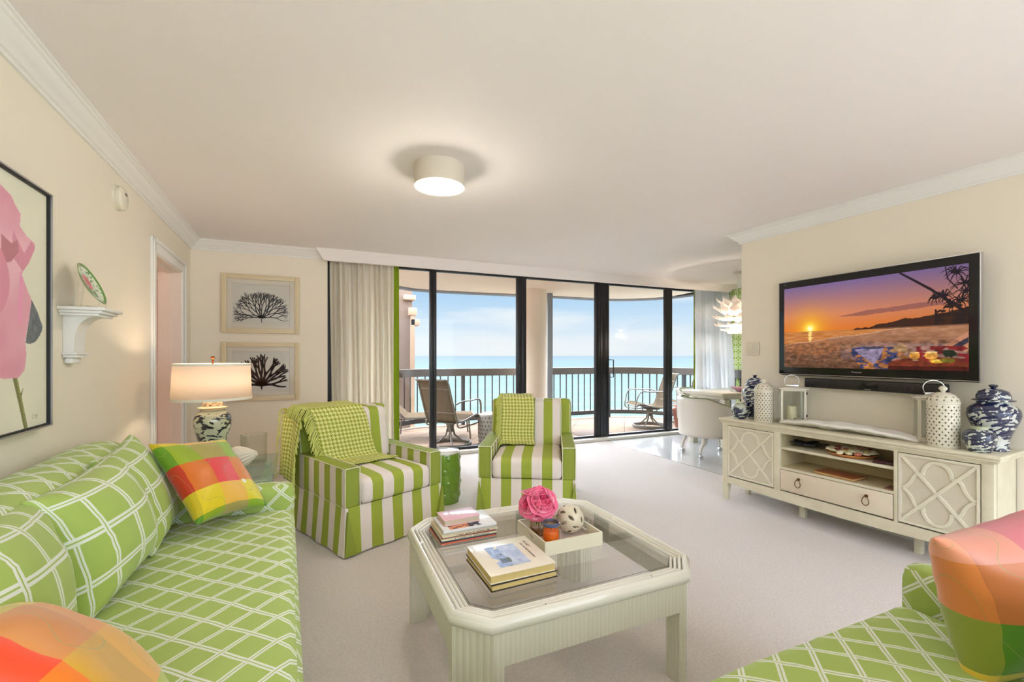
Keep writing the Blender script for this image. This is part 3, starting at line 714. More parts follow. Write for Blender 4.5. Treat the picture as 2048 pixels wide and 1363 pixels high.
# ================================================================== CORAL PRINTS
CREAMF=M('cream_wood_frame',rgb(216,200,164),.45,bump=(30,.1,.001)); MAT=M('ivory_mount_card',rgb(222,210,196),.8); PAPER=M('pale_print_paper',rgb(214,206,198),.7)
INK=M('black_ink',rgb(26,20,34),.6); INK2=M('maroon_black_ink',rgb(50,22,32),.6)
def coral(mb,rs,w_,h_,depth0,wid,spread):
    def br_(x,y,a,l,wd,dp):
        # slightly bent tapering strip
        a2=a+rs.uniform(-.18,.18); xm,ym=x+math.cos(a)*l*.5,y+math.sin(a)*l*.5; x2,y2=xm+math.cos(a2)*l*.5,ym+math.sin(a2)*l*.5
        if abs(x2)>w_/2-.006 or y2>h_-.006 or y2<0.003: return
        wd2=wd*.78
        def seg(p,q,wa,wb):
            d=math.atan2(q[1]-p[1],q[0]-p[0]); nx,ny=-math.sin(d),math.cos(d)
            mb.prism([(p[0]+nx*wa,p[1]+ny*wa),(p[0]-nx*wa,p[1]-ny*wa),(q[0]-nx*wb,q[1]-ny*wb),(q[0]+nx*wb,q[1]+ny*wb)],-.001-dp*.00004,0,'y')
            mb.prism([(q[0]+wb*math.cos(t),q[1]+wb*math.sin(t)) for t in (0,1.05,2.1,3.14,4.2,5.24)],-.001-dp*.00004,0,'y')
        seg((x,y),(xm,ym),wd,(wd+wd2)/2); seg((xm,ym),(x2,y2),(wd+wd2)/2,wd2)
        if dp<=0: return
        s_=spread*rs.uniform(.7,1.2)
        br_(x2,y2,a2+s_,l*rs.uniform(.74,.92),wd2,dp-1); br_(x2,y2,a2-s_,l*rs.uniform(.74,.92),wd2,dp-1)
    return br_
def print_frame(cz,label,kind,seed):
    t=thing('framed_coral_print',label,'framed print',(-.552,YP-.002,cz),0,'framed coral prints on the back wall')
    W_,H_=.706,.598; f=.047
    mb=MB()
    for (a,b,c,d_) in ((-W_/2,-W_/2+f,-H_/2,H_/2),(W_/2-f,W_/2,-H_/2,H_/2),(-W_/2+f,W_/2-f,H_/2-f,H_/2),(-W_/2+f,W_/2-f,-H_/2,-H_/2+f)): mb.box(a,b,-.03,0,c,d_,bev=.003)
    obj('frame',mb,CREAMF,t)
    mb=MB(); i=W_/2-f; j=H_/2-f; k=.046
    for (a,b,c,d_) in ((-i,-i+k,-j,j),(i-k,i,-j,j),(-i+k,i-k,j-k,j),(-i+k,i-k,-j,-j+k)): mb.box(a,b,-.019,-.012,c,d_,bev=.002)
    obj('mount',mb,MAT,t)
    mb=MB(); mb.box(-i+k-.002,i-k+.002,-.011,-.006,-j+k-.002,j-k+.002); obj('paper',mb,PAPER,t)
    w2,h2=(i-k)*2,(j-k)*2; mb=MB(); rs=random.Random(seed); b_=coral(mb,rs,w2,h2,0,0,.32 if kind==0 else .24)
    if kind==0:
        mb.prism([(-.004,0),(.004,0),(.002,.05),(-.004,.05)],-.001,0,'y')
        for a,l in ((8,.062),(28,.058),(48,.06),(66,.06),(90,.058),(112,.06),(132,.06),(152,.058),(172,.062)): b_(0,.045,R(a),l*1.13,.0062,5)
    else:
        mb.prism([(-.006,0),(.006,0),(.012,.06),(-.012,.06)],-.001,0,'y')
        for a,l in ((6,.07),(30,.075),(52,.078),(72,.08),(90,.08),(108,.08),(130,.078),(152,.075),(174,.07)): b_(0,.045,R(a),l*1.22,.0145,3)
    obj('coral_drawing',mb,INK if kind==0 else INK2,t,loc=(0,-.0112,-h2/2+.02),smooth=0)
    mb=MB(); mb.box(-i,i,-.023,-.021,-j,j); obj('glazing',mb,WGLASS,t,smooth=0)
    return t
print_frame(1.780,'upper framed print of fine black branching coral on the back wall',0,5)
print_frame(1.088,'lower framed print of thick dark red-black coral, partly behind the lamp shade',1,8)
def outlet(loc,rz,label,rot=0):
    t=thing('wall_outlet',label,'outlet',loc,rz)
    mb=MB(); mb.box(-.038,.038,-.006,0,-.06,.06,bev=.003); obj('cover_plate',mb,IVORY,t)
    for z in (-.025,.025):
        mb=MB(); mb.box(-.017,.017,-.008,-.004,z-.015,z+.015,bev=.004); f=obj('socket_face',mb,IVORY,t)
        for x in (-.007,.007): mb=MB(); mb.box(x-.001,x+.001,-.0086,-.007,z-.001,z+.009); obj('slot',mb,MBLACK,f)
        mb=MB(); mb.cyl((0,-.0086,z-.008),(0,-.007,z-.008),.0025,seg=8); obj('slot',mb,MBLACK,f)
outlet((-.70,YP,.385),0,'ivory wall outlet on the back wall beside the table lamp')

# ================================================================== CURTAINS
def curtain(name,label,cat,x0,x1,y,z0,z1,folds,amp,mat,lin_side,shape=None,seed=1,lw=.06,linlab=None):
    t=thing(name,label,cat,((x0+x1)/2,y,0)); cx=(x0+x1)/2; rs=random.Random(seed); ph=[rs.uniform(-.5,.5) for _ in range(folds+2)]
    def fn(u,v):
        z=z0+(z1-z0)*v
        a,b=(shape(v) if shape else (x0,x1)); uu=u+.008*math.sin(u*folds*3.1+v*5)
        x=a+(b-a)*u-cx; k=u*folds; i=int(k); p=ph[min(i,folds)]
        th=2*PI*k+p*(1-v)*1.4+math.sin(v*6+u*9)*.3*(1-v); A=amp*(.75+.45*(1-v))*(1+.3*math.sin(k*1.7))
        return (x+.012*math.sin(th*.5+v*4)*(1-v),A*math.sin(th)+.25*A*math.sin(2.3*th+1),z)
    mb=MB(); mb.grid(fn,folds*14,26); o=obj('cloth',mb,mat,t,smooth=80)
    m=o.modifiers.new('thick','SOLIDIFY'); m.thickness=.003
    mb=MB()
    s_=lin_side
    def f2(u,v):
        z=z0+(z1-z0)*v; a,b=(shape(v) if shape else (x0,x1)); xe=(b if s_>0 else a)-cx
        return (xe+s_*(-.008+lw*u),.012+.01*math.sin(u*PI),z)
    mb.grid(f2,4,16); o=obj('lining_edge',mb,LINING,t,smooth=80,label='lime green lining edge'); m=o.modifiers.new('thick','SOLIDIFY'); m.thickness=.003
    return t
curtain('window_curtain','long cream pleated curtain with lime green lining, left end of the windows','curtain',.095,.79,5.26,.03,2.36,11,.036,CURT,1,shape=lambda v:(.12-.02*v,.795-.005*v),lw=.07)
curtain('window_curtain','white gathered curtain at the right end of the windows beyond the dining table','curtain',5.52,6.34,5.26,.03,2.36,8,.05,CURTW,-1,shape=lambda v:(5.50+.0*v,6.22+.18*(1-v)),seed=4,lw=.03)

# ================================================================== LAMP TABLE, LAMP, VASE, SHELL
gt=thing('glass_side_table','glass-topped square side table between the sofa and the back wall','side table',(-.60,3.33,0),AL)
mb=MB(); mb.box(-.33,.33,-.40,.40,.505,.52,bev=.003); obj('glass_top',mb,thin_glass('pale_green_glass',(.82,.93,.88,1),.9),gt)
mb=MB()
for x in (-.27,.27):
    for y in (-.34,.34): mb.box(x-.02,x+.02,y-.02,y+.02,0,.485,bev=.004)
mb.box(-.29,.29,-.36,-.33,.485,.505); mb.box(-.29,.29,.33,.36,.485,.505); mb.box(-.29,-.26,-.33,.33,.485,.505); mb.box(.26,.29,-.33,.33,.485,.505); obj('frame',mb,LACQ,gt)
mb=MB(); mb.box(-.25,.25,-.32,.32,.2,.212,bev=.003); obj('lower_shelf',mb,LACQ,gt)
lp=thing('table_lamp','lit table lamp with a blue and white ginger jar base and cream drum shade','lamp',(-.672,3.57,.52))
WP=porcelain_mat('lamp_jar_porcelain',2.0,12,dark=rgb(22,26,44),light=rgb(196,200,168),thr=.53,band=(.06,.345))
mb=MB(); mb.lathe([(.07,0),(.078,.012),(.062,.03),(.066,.08),(.085,.16),(.108,.25),(.112,.29),(.104,.325),(.082,.352),(.066,.362)],seg=48); obj('jar',mb,WP,lp,smooth=70)
mb=MB(); mb.lathe([(.066,.362),(.066,.372),(.088,.374),(.09,.38),(.062,.386),(.060,.405),(.048,.43),(.025,.442),(.008,.445)],seg=48); obj('jar_lid',mb,porcelain_mat('lamp_lid_porcelain',5,30,dark=rgb(40,40,46),light=rgb(238,206,160),thr=.56,band=(.39,.43)),lp,smooth=70)
mb=MB(); mb.cyl((0,0,.44),(0,0,.70),.005); mb.cyl((0,0,.445),(0,0,.455),.018); mb.cyl((0,0,.49),(0,0,.54),.016); obj('stem',mb,COPPER,lp)
mb=MB(); mb.lathe([(.232,.435),(.222,.675)],seg=56,cap=False); o=obj('lamp_shade',mb,SHADE,lp,smooth=60); m=o.modifiers.new('t','SOLIDIFY'); m.thickness=.002
mb=MB(); mb.lathe([(.2335,.433),(.2345,.450),(.231,.450),(.230,.433),(.2335,.433)],seg=56,cap=False); mb.lathe([(.2225,.662),(.2235,.677),(.220,.677),(.2195,.662),(.2225,.662)],seg=56,cap=False); obj('shade_trim',mb,RIMW,lp)
mb=MB(); 
for k in range(3):
    a=2*PI*k/3; mb.cyl((0,0,.66),(.219*math.cos(a),.219*math.sin(a),.668),.002,seg=6)
obj('spider',mb,CHROME,lp)
mb=MB(); mb.lathe([(.004,.69),(.006,.70),(.003,.705),(.011,.712),(.013,.718),(.010,.725),(.0001,.728)],seg=20); obj('finial',mb,COPPER,lp,label='copper finial')
mb=MB(); mb.lathe([(.013,.535),(.018,.55),(.028,.575),(.024,.6),(.0001,.615)],seg=20); obj('bulb',mb,M('lit_bulb_glass',rgb(255,240,210),.3,emit=(1,.78,.5,1),estr=6),lp)
l=lamp('table_lamp_light',(-.672,3.57,.52+.58),5.5,(1,.80,.62),.035)
va=thing('glass_hurricane_vase','clear glass cylinder vase on the side table, behind the sofa arm','vase',(-.41,3.42,.52))
mb=MB(); mb.lathe([(.0001,.0),(.072,0),(.078,.006),(.079,.19),(.081,.2),(.076,.2),(.075,.19),(.073,.012),(.0001,.01)],seg=40,cap=False); obj('glass_body',mb,CGLASS,va)
sh=thing('white_seashell','ribbed white clam-like shell resting in front of the glass vase','shell',(-.44,3.25,.52))
mb=MB()
def shf(u,v):
    th=u*PI*1.0-PI/2; r=.10*math.sin(v*PI*.97+.03)*(1+.0*u); x=(v-.5)*.19
    rib=1+.07*math.cos(2*PI*u*16)
    rr=(.014+.074*math.sin(PI*min(1,v**.75)))*rib
    return (x,rr*math.cos(2*PI*u)*.8,.055+rr*math.sin(2*PI*u)*.8-.0+.02*math.sin(v*3))
mb.grid(shf,72,24,closeu=True); bmesh.ops.transform(mb.bm,matrix=Matrix.Translation((0,0,.012))@Matrix.Rotation(R(-20),4,'Y')@Matrix.Translation((0,0,-.01)),verts=mb.bm.verts)
zm=min(v.co.z for v in mb.bm.verts); bmesh.ops.translate(mb.bm,vec=(0,0,-zm),verts=mb.bm.verts)
obj('shell_body',mb,M('shell_white',rgb(226,216,196),.4),sh,smooth=80)

# ================================================================== SOFAS
def sofa(name,label,L_,loc,rz,armf=(True,True),DEP=.89,seat_d=.66,bh=.87):
    """front faces +X locally; length along Y (from -L/2 to L/2); back at -X"""
    t=thing(name,label,'sofa',loc,rz,'green lattice sofas'); h=L_/2; at=.115
    xf=0; xb=-DEP
    fn=lambda p:p
    mb=MB(); mb.cushion((xf+xb)/2+.02,0,.17,DEP-.06,L_-.02,.30,.03,8,20,5); obj('base',mb,LATTICE,t)
    mb=MB(); mb.cushion(xf-seat_d/2-.01,0,.345,seat_d+.02,L_-2*at-.006,.20,.055,22,60,5,puff=.02,noise_a=.006); obj('seat_cushion',mb,LATTICE,t,smooth=80)
    mb=MB()
    def bk(p):
        p.x-= (p.z)*.10; return p
    mb.cushion(xb+.13,0,.32+(bh-.32)/2,.22,L_-.16,bh-.32,.09,8,40,14,noise_a=.008,fn=bk); obj('backrest',mb,LATTICE,t,smooth=80)
    for sgn,on in ((-1,armf[0]),(1,armf[1])):
        if not on: continue
        mb=MB(); 
        def af(p):
            p.z+=.025*(-(p.x)/(DEP*.5)); return p
        mb.cushion(xf-DEP/2+.025,sgn*(h-at/2),.295,DEP-.05,at,.57,.035,20,4,12,fn=af); obj('arm',mb,LATTICE,t,smooth=80)
    mb=MB(); mb.box(xb+.06,xf-.02,-h+.03,h-.03,0,.02); obj('plinth',mb,MBLACK,t)
    return t
A1=math.atan(.064)
s1=sofa('sofa','green lattice-print sofa along the left wall with five cushions',2.75,(-.045,1.385,0),A1)
s2=sofa('sofa','green lattice-print sofa at the bottom right corner of the view',1.86,(.955,.83,0),R(90)) 
def cushion_thing(name,label,cat,mat,loc,rot,w_,h_,th,group,seed,pipe=None):
    mb=MB(); mb.pillow(w_,h_,th,seed=seed,diag='lattice' in name); me=finish(mb,name,mat,80); o=bpy.data.objects.new(name,me); S.collection.objects.link(o)
    o.location=loc
    o.rotation_euler=rot; tag(o,label,cat,group); return o
def basis(loc,right,up,o):
    r=Vector(right).normalized(); u=Vector(up); u=(u-r*u.dot(r)).normalized(); n=r.cross(u)
    o.matrix_world=Matrix.Translation(loc)@Matrix((r,u,n)).transposed().to_4x4()
GC='green lattice throw pillows on the left sofa'
PLA=plaid_mat('patchwork_silk_one',[(96,150,40),(232,204,76),(222,60,76),(110,160,44),(236,206,84)],[(84,110,40),(206,196,60),(246,158,150),(206,222,100)],(.35,.3)); PLB=plaid_mat('patchwork_silk_two',[(220,186,56),(150,184,56),(232,150,84),(236,120,104)],[(226,84,66),(160,190,56),(236,222,96),(240,150,146)],(.2,.3)); PLC=plaid_mat('patchwork_silk_three',[(244,206,112),(50,112,46),(226,92,104),(244,140,160),(240,150,150),(226,110,120)],[(240,226,120),(150,192,90),(70,110,50),(214,60,80)],(.3,.15))
for (lab,mat,loc,rt,up,w_,h_,th,nm,g,sd_) in (
 ('green lattice pillow farthest along the left sofa, behind the patchwork pillow',LATTICE,(-.705,2.357,.673),(-.064,.996,.059),(-.391,-.08,.917),.46,.44,.17,'lattice_throw_pillow',GC,1),
 ('large green lattice pillow in the middle of the left sofa back',LATTICE,(-.683,1.911,.665),(.047,.997,.061),(-.286,-.045,.957),.50,.41,.25,'lattice_throw_pillow',GC,2),
 ('green lattice pillow cut by the left edge of the view',LATTICE,(-.693,1.46,.666),(-.155,.984,-.083),(-.253,.041,.967),.50,.40,.20,'lattice_throw_pillow',GC,3),
 ('patchwork silk pillow leaning at the far end of the left sofa',PLA,(-.474,2.509,.667),(.538,.833,-.134),(-.507,.446,.738),.42,.44,.15,'patchwork_silk_pillow','patchwork silk pillows',4),
 ('patchwork silk pillow at the bottom left corner, nearest the camera',PLB,(-.40,1.0,.655),(-.218,.911,-.351),(-.702,.104,.705),.42,.46,.20,'patchwork_silk_pillow','patchwork silk pillows',5),
 ('patchwork silk pillow on the sofa at the bottom right corner',PLC,(1.622,.517,.645),(.947,-.256,.192),(-.164,.126,.978),.37,.37,.22,'patchwork_silk_pillow','patchwork silk pillows',6)):
    o=cushion_thing(nm,lab,'pillow',mat,(0,0,0),(0,0,0),w_,h_,th,g,sd_); basis(loc,rt,up,o)
# ================================================================== ARMCHAIRS
def armchair():
    t=thing('striped_armchair','','armchair',(0,0,0),0,'green and white striped armchairs')
    W_=.75; a_=.10; D2=.40; AH=.545
    # skirted base: stripes in front and at the sides, flaring to the floor, kick pleats at the corners
    mb=MB(); fl=.022
    def ringp(z,k): 
        e=fl*(1-z/.30); x=W_/2+e; y=D2+e; return [(-x,-y),(x,-y),(x,y),(-x,y)]
    lv=[.012,.1,.2,.30]; V=[]
    for z in lv:
        pts=[]; c=ringp(z,0)
        for i in range(4):
            p=Vector(c[i]); q=Vector(c[(i+1)%4])
            for j in range(16):
                f=j/16; r=p.lerp(q,f); nrm=Vector(((q-p).y,-(q-p).x)).normalized()
                w_=.006*math.sin(f*PI*6+i)*(1-z/.3)
                if j==0: w_=-.0
                r=r+nrm*w_; pts.append(mb.bm.verts.new((r.x,r.y,z)))
        V.append(pts)
    n=64
    for a in range(3):
        for k in range(n):
            f=mb.bm.faces.new((V[a][k],V[a][(k+1)%n],V[a+1][(k+1)%n],V[a+1][k]))
    mb.bm.faces.new(V[-1]); mb.bm.faces.new(list(reversed(V[0])))
    obj('skirt',mb,STRIPE,t,smooth=50)
    # kick pleats
    for sx in (-1,1):
        mb=MB()
        for (px,py,q) in ((sx*(W_/2-.062),-D2-.004,0),):
            mb.prism([(px-sx*.0,.012),(px+sx*.078,.012),(px+sx*.056,.285)],py-.028,py-.006,'y')
        obj('kick_pleat',mb,GREEN,t)
    for sx in (-1,1):
        mb=MB(); xo=sx*W_/2; xi=sx*(W_/2-a_)
        x0,x1=min(xo,xi),max(xo,xi)
        mb.cushion((x0+x1)/2,-.0,.298+(AH-.298)/2,a_,2*D2-.004,AH-.298,.012,4,16,8)
        for f in mb.bm.faces:
            f.normal_update()
            if f.normal.z>.5 or f.normal.y<-.6: f.material_index=1
        arm=obj('arm',mb,[STRIPE,GREEN],t,smooth=60)
        mb=MB(); yy=-D2-.001
        mb.tube([(xi,yy,.30),(xi,yy,AH-.006),(xi+sx*.006,yy,AH),(xo-sx*.006,yy,AH),(xo,yy,AH-.006),(xo,yy,.30)],.0035,seg=6)
        mb.tube([(xi,yy,AH-.002),(xi,.2,AH-.002)],.0035,seg=6); mb.tube([(xo,yy,AH-.002),(xo,D2-.02,AH-.002)],.003,seg=6)
        obj('piping',mb,PIPING,arm)
    mb=MB(); mb.cushion(0,-.10,.378,W_-2*a_-.008,.64,.155,.035,24,20,5,puff=.022,noise_a=.003); s_=obj('seat_cushion',mb,STRIPE,t,smooth=80)
    def rake(p):
        p.y+=max(0,p.z+.27)*.16; return p
    mb=MB(); mb.cushion(0,.315,.565,W_-.01,.15,.56,.03,16,5,12,fn=rake)
    for f in mb.bm.faces:
        f.normal_update()
        if abs(f.normal.x)>.7: f.material_index=1
    bk=obj('backrest',mb,[STRIPE,GREEN],t,smooth=70)
    def rk2(p):
        p.y+=max(0,p.z+.2)*.16; return p
    mb=MB(); mb.cushion(0,.185,.645,W_-2*a_+.01,.15,.40,.045,20,6,14,noise_a=.003,fn=rk2)
    bc=obj('back_cushion',mb,STRIPE,t,smooth=80)
    mb=MB()
    for sx in (-1,1):
        x=sx*(W_/2-a_-.002); mb.tube([(x,.135,.46),(x,.15,.6),(x,.17,.75),(x*.97,.19,.838)],.0035,seg=6)
    obj('piping',mb,PIPING,bc)
    return t
def throw(name,label,loc,rz,x0,x1,shift,side,front_len,back_len,seed=0):
    """houndstooth throw over an armchair back; x0..x1 at the top of the back, sliding by shift at the front"""
    t=thing(name,label,'throw',loc,rz,'houndstooth throws over the armchair backs')
    # path (y,z) from the seat up the back cushion, over and down behind
    full=[(-.20,.478),(-.02,.480),(.075,.486),(.098,.52),(.108,.60),(.122,.70),(.138,.80),(.165,.866),(.24,.874),(.33,.884),(.445,.868),(.458,.80),(.448,.70),(.436,.6),(.425,.48),(.415,.36),(.41,.30)]
    P_=[Vector((a,b)) for a,b in full]; Ls=[0]
    for i in range(1,len(P_)): Ls.append(Ls[-1]+(P_[i]-P_[i-1]).length)
    itop=8; s0=Ls[itop]-front_len; s1=Ls[itop]+back_len
    def at(s_):
        s_=max(0,min(Ls[-1],s_))
        for i in range(len(Ls)-1):
            if s_<=Ls[i+1]: return P_[i].lerp(P_[i+1],(s_-Ls[i])/(Ls[i+1]-Ls[i]))
        return P_[-1]
    def fn(u,v):
        s_=s0+(s1-s0)*v; p=at(s_); k=max(0,(Ls[itop]-s_))/front_len
        x=x0+(x1-x0)*u+shift*k+.008*math.sin(v*9+seed)
        nz=noise.noise(Vector((x*6+seed,s_*6,0)))*.006
        n2=.006+abs(nz)+.005*(1+math.sin(u*13+v*4))*.4
        # outward normal of the path
        e=.01; d=(at(s_+e)-at(s_-e)); 
        if d.length<1e-6: d=Vector((0,1))
        d.normalize(); nr=Vector((-d.y,d.x))
        return (x,p.x+nr.x*n2,p.y+nr.y*n2)
    mb=MB(); mb.grid(fn,30,60,uv=lambda u,v:(u*(x1-x0),v*(s1-s0))); mb.keepuv=True
    o=obj('cloth',mb,HOUND,t,smooth=80); m=o.modifiers.new('thick','SOLIDIFY'); m.thickness=.004; m.offset=1
    mb=MB(); rs=random.Random(seed); FR=M('lime_fringe_yarn',rgb(214,218,120),.9) if 'lime_fringe_yarn' not in bpy.data.materials else bpy.data.materials['lime_fringe_yarn']
    ue=0 if side<0 else 1
    for k in range(120):
        v=(k+rs.random())/120; a=Vector(fn(ue,v)); b=Vector(fn(ue-side*.05 if True else ue,v))
        L_=.08+rs.random()*.03; pts=[a+Vector((-side*.006,0,.004))]
        d=Vector((side,0,0))
        x_,y_,z_=pts[0]
        for q in range(1,4):
            f=q/3; pts.append(Vector((x_+side*L_*.55*f+rs.uniform(-.003,.003),y_+rs.uniform(-.016,.016)*f-.003,z_+.004-L_*.85*f*f+rs.uniform(-.003,.003))))
        mb.tube(pts,.003,seg=4)
    fr=obj('fringe',mb,FR,t,label='lime yarn fringe'); fr['kind']='stuff'
    if side<0:
        # the overhanging side part hangs beside the back
        pass
    return t
c1=armchair(); AC1=math.radians(24.3)
def chairpos(fl,rz,W_=.75,D2=.40):
    c=Vector((fl[0],fl[1],0))+Matrix.Rotation(rz,3,'Z')@Vector((W_/2,D2,0)); return c
p1=chairpos((.142,2.903),AC1); c1.location=p1; c1.rotation_euler=(0,0,AC1)
c1['label']='left green and white striped armchair turned towards the television'
c2=copytree(c1); AC2=R(-29); p2=chairpos((1.13,3.235),AC2); c2.location=p2; c2.rotation_euler=(0,0,AC2)
c2['label']='right green and white striped armchair with its back to the balcony doors'
t1=throw('houndstooth_throw','lime houndstooth throw with fringe draped over the left armchair, spilling down its outer side',p1,AC1,-.385,.02,.17,-1,.66,.12,2)
# its side fall, hanging down outside the chair's left edge at the back
mb=MB()
def sf(u,v):
    y=.20+.30*u; zt=.80+.06*min(1,u*2.2); z=zt-(.50)*v
    return (-.395-.02*math.sin(v*2.4)-.012*math.sin(u*9+v*3)-.02*v,y+.02*v,z)
mb.grid(sf,24,40,uv=lambda u,v:(u*.30,v*.5)); mb.keepuv=True
o=obj('side_fall',mb,HOUND,t1,smooth=80); m=o.modifiers.new('thick','SOLIDIFY'); m.thickness=.004
mb=MB(); rs=random.Random(5)
for k in range(150):
    v=rs.random(); a=Vector(sf(0,v)) if k%3 else Vector(sf(1,v)); sg=-1 if k%3 else 1
    L_=.06; mb.tube([a,a+Vector((-.012,sg*L_*.45,-.012)),a+Vector((-.016+rs.uniform(-.01,.01),sg*L_*.7,-.05))],.0022,seg=4)
fr=obj('fringe',mb,bpy.data.materials['lime_fringe_yarn'],t1,label='lime yarn fringe on the hanging side'); fr['kind']='stuff'
throw('houndstooth_throw','lime houndstooth throw with a fringed edge hanging over the right armchair back and seat',p2,AC2,-.27,.02,.03,-1,.56,.14,9)

# ================================================================== GREEN GARDEN STOOL (indoors) + OUTDOOR STOOL
def drum(name,label,loc,r,h,mat,top,cut):
    t=thing(name,label,'stool',loc)
    mb=MB(); mb.lathe([(r*.90,0),(r*.94,.02),(r*1.0,h*.3),(r*1.02,h*.5),(r*1.0,h*.75),(r*.95,h-.03),(r*.93,h-.02)],seg=48); obj('body',mb,mat,t,smooth=60)
    mb=MB(); mb.lathe([(r*.94,h-.02),(r*.95,h-.008),(r*.90,h),(r*.55,h+.004),(.0001,h+.005)],seg=48); obj('top',mb,top,t,smooth=60)
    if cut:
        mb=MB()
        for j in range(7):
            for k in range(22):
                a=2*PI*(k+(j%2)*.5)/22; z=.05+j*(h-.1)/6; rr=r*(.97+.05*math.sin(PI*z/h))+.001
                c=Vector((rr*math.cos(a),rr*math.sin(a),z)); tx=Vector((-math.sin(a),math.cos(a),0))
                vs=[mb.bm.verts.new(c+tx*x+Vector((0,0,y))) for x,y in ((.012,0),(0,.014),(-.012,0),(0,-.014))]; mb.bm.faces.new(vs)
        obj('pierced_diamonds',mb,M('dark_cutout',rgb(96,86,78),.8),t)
    else:
        mb=MB()
        for j in range(4):
            for k in range(10):
                a=2*PI*(k+(j%2)*.5)/10; z=.07+j*(h-.13)/3; rr=r*(.965+.05*math.sin(PI*z/h))
                c=Vector((rr*math.cos(a),rr*math.sin(a),z)); q=Vector((0,0,1)).rotation_difference(Vector((math.cos(a),math.sin(a),0))).to_matrix().to_4x4()
                g_=MB(); mb.cyl(c,c+Vector((math.cos(a),math.sin(a),0))*.004,.024,.016,seg=18)
                mb.cyl(c,c+Vector((math.cos(a),math.sin(a),0))*.007,.009,.005,seg=10)
        obj('raised_medallions',mb,mat,t)
    return t
GLZ=M('lime_green_glaze',rgb(112,150,42),.12,coat=.8,var=(5,rgb(126,162,52)))
drum('ceramic_garden_stool','glossy lime green ceramic drum stool between the two striped armchairs',(.985,3.70,0),.135,.44,GLZ,M('white_glaze_top',rgb(232,230,220),.15,coat=.6),False)
drum('pierced_garden_stool','pale grey pierced ceramic drum stool on the balcony behind the right armchair',(2.28,6.02,-.03),.175,.44,M('grey_stoneware',rgb(176,168,158),.6),M('light_stone_top',rgb(226,212,200),.5),True)

# ================================================================== COFFEE TABLE
TX,TY=.888,1.738; tw,tdp=.505,.475; TH=.432
ct=thing('coffee_table','octagonal-cornered white reeded coffee table with an inset glass top','coffee table',(TX,TY,0))
def octo(w_,d,c): return [(-w_+c,-d),(w_-c,-d),(w_,-d+c),(w_,d-c),(w_-c,d),(-w_+c,d),(-w_,d-c),(-w_,-d+c)]
mb=MB()
bw=.0165
def ringband(w0,d0,c0,w1,d1,c1,zb,zt,half=True):
    O=octo(w0,d0,c0); I_=octo(w1,d1,c1); n=8; K=8; rows=[]
    for k in range(K+1):
        f=k/K; z=zb+(zt-zb)*math.sin(PI*f)**.75 if 0<f<1 else zb
        rows.append([mb.bm.verts.new((O[i][0]*(1-f)+I_[i][0]*f,O[i][1]*(1-f)+I_[i][1]*f,z)) for i in range(n)])
    for k in range(K):
        for i in range(n): mb.bm.faces.new((rows[k][i],rows[k][(i+1)%n],rows[k+1][(i+1)%n],rows[k+1][i]))
c0=.105
for j in range(4):
    a=j*bw+(.010 if j else 0); b=(j+1)*bw+.010; cc=lambda x:c0-x*.586*1.0
    z=TH-.004*j
    ringband(tw-a,tdp-a,cc(a),tw-b,tdp-b,cc(b),z-.015,z)
# outer rounded edge + underside
O=octo(tw,tdp,c0); 
prof=[(0,TH-.014),(.004,TH-.020),(.005,TH-.030),(.003,TH-.042),(-.004,TH-.048),(-.014,TH-.050)]
rows=[]
for (e_,z) in prof:
    o8=octo(tw+e_,tdp+e_,c0+e_*.586); rows.append([mb.bm.verts.new((x,y,z)) for x,y in o8])
for k in range(len(rows)-1):
    for i in range(8): mb.bm.faces.new((rows[k][i],rows[k+1][i],rows[k+1][(i+1)%8],rows[k][(i+1)%8]))
inner=octo(tw-.078,tdp-.078,c0-.045); ri=[mb.bm.verts.new((x,y,TH-.050)) for x,y in inner]; rj=[mb.bm.verts.new((x,y,TH-.026)) for x,y in inner]
for i in range(8): mb.bm.faces.new((rows[-1][i],ri[i],ri[(i+1)%8],rows[-1][(i+1)%8])); mb.bm.faces.new((ri[i],rj[i],rj[(i+1)%8],ri[(i+1)%8]))
bmesh.ops.recalc_face_normals(mb.bm,faces=mb.bm.faces[:])
# bamboo-like joints
for (x,y,dx,dy) in ((-tw+.012,-.10,0,1),(-tw+.03,.2,0,1),(tw-.02,-.2,0,1),(tw-.03,.1,0,1),(-.2,-tdp+.02,1,0),(.25,-tdp+.03,1,0),(.0,tdp-.02,1,0)):
    mb.cyl((x-dx*.003,y-dy*.003,TH-.010),(x+dx*.003,y+dy*.003,TH-.010),.0105,seg=16)
top=obj('table_frame',mb,M('white_lacquer_beading',rgb(232,228,214),.22,coat=.4),ct,smooth=50)
mb=MB(); gi=octo(tw-.074,tdp-.074,c0-.043); mb.prism(gi,TH-.020,TH-.009); obj('glass_top',mb,TGLASS,ct,smooth=0)
mb=MB()
gi2=octo(tw-.0735,tdp-.0735,c0-.043); gi3=octo(tw-.0755,tdp-.0755,c0-.044)
A=[mb.bm.verts.new((x,y,TH-.0085)) for x,y in gi2];B=[mb.bm.verts.new((x,y,TH-.0085)) for x,y in gi3]
for i in range(8): mb.bm.faces.new((A[i],A[(i+1)%8],B[(i+1)%8],B[i]))
obj('glass_edge',mb,M('dark_green_glass_edge',rgb(22,44,40),.2),ct)
li=.018
mb=MB()
for s_ in (-1,1):
    mb.box(-tw+.2,tw-.2,s_*(tdp-li)-.012,s_*(tdp-li)+.012,TH-.155,TH-.048)
    mb.box(s_*(tw-li)-.012,s_*(tw-li)+.012,-tdp+.2,tdp-.2,TH-.155,TH-.048)
obj('apron',mb,REED,ct)
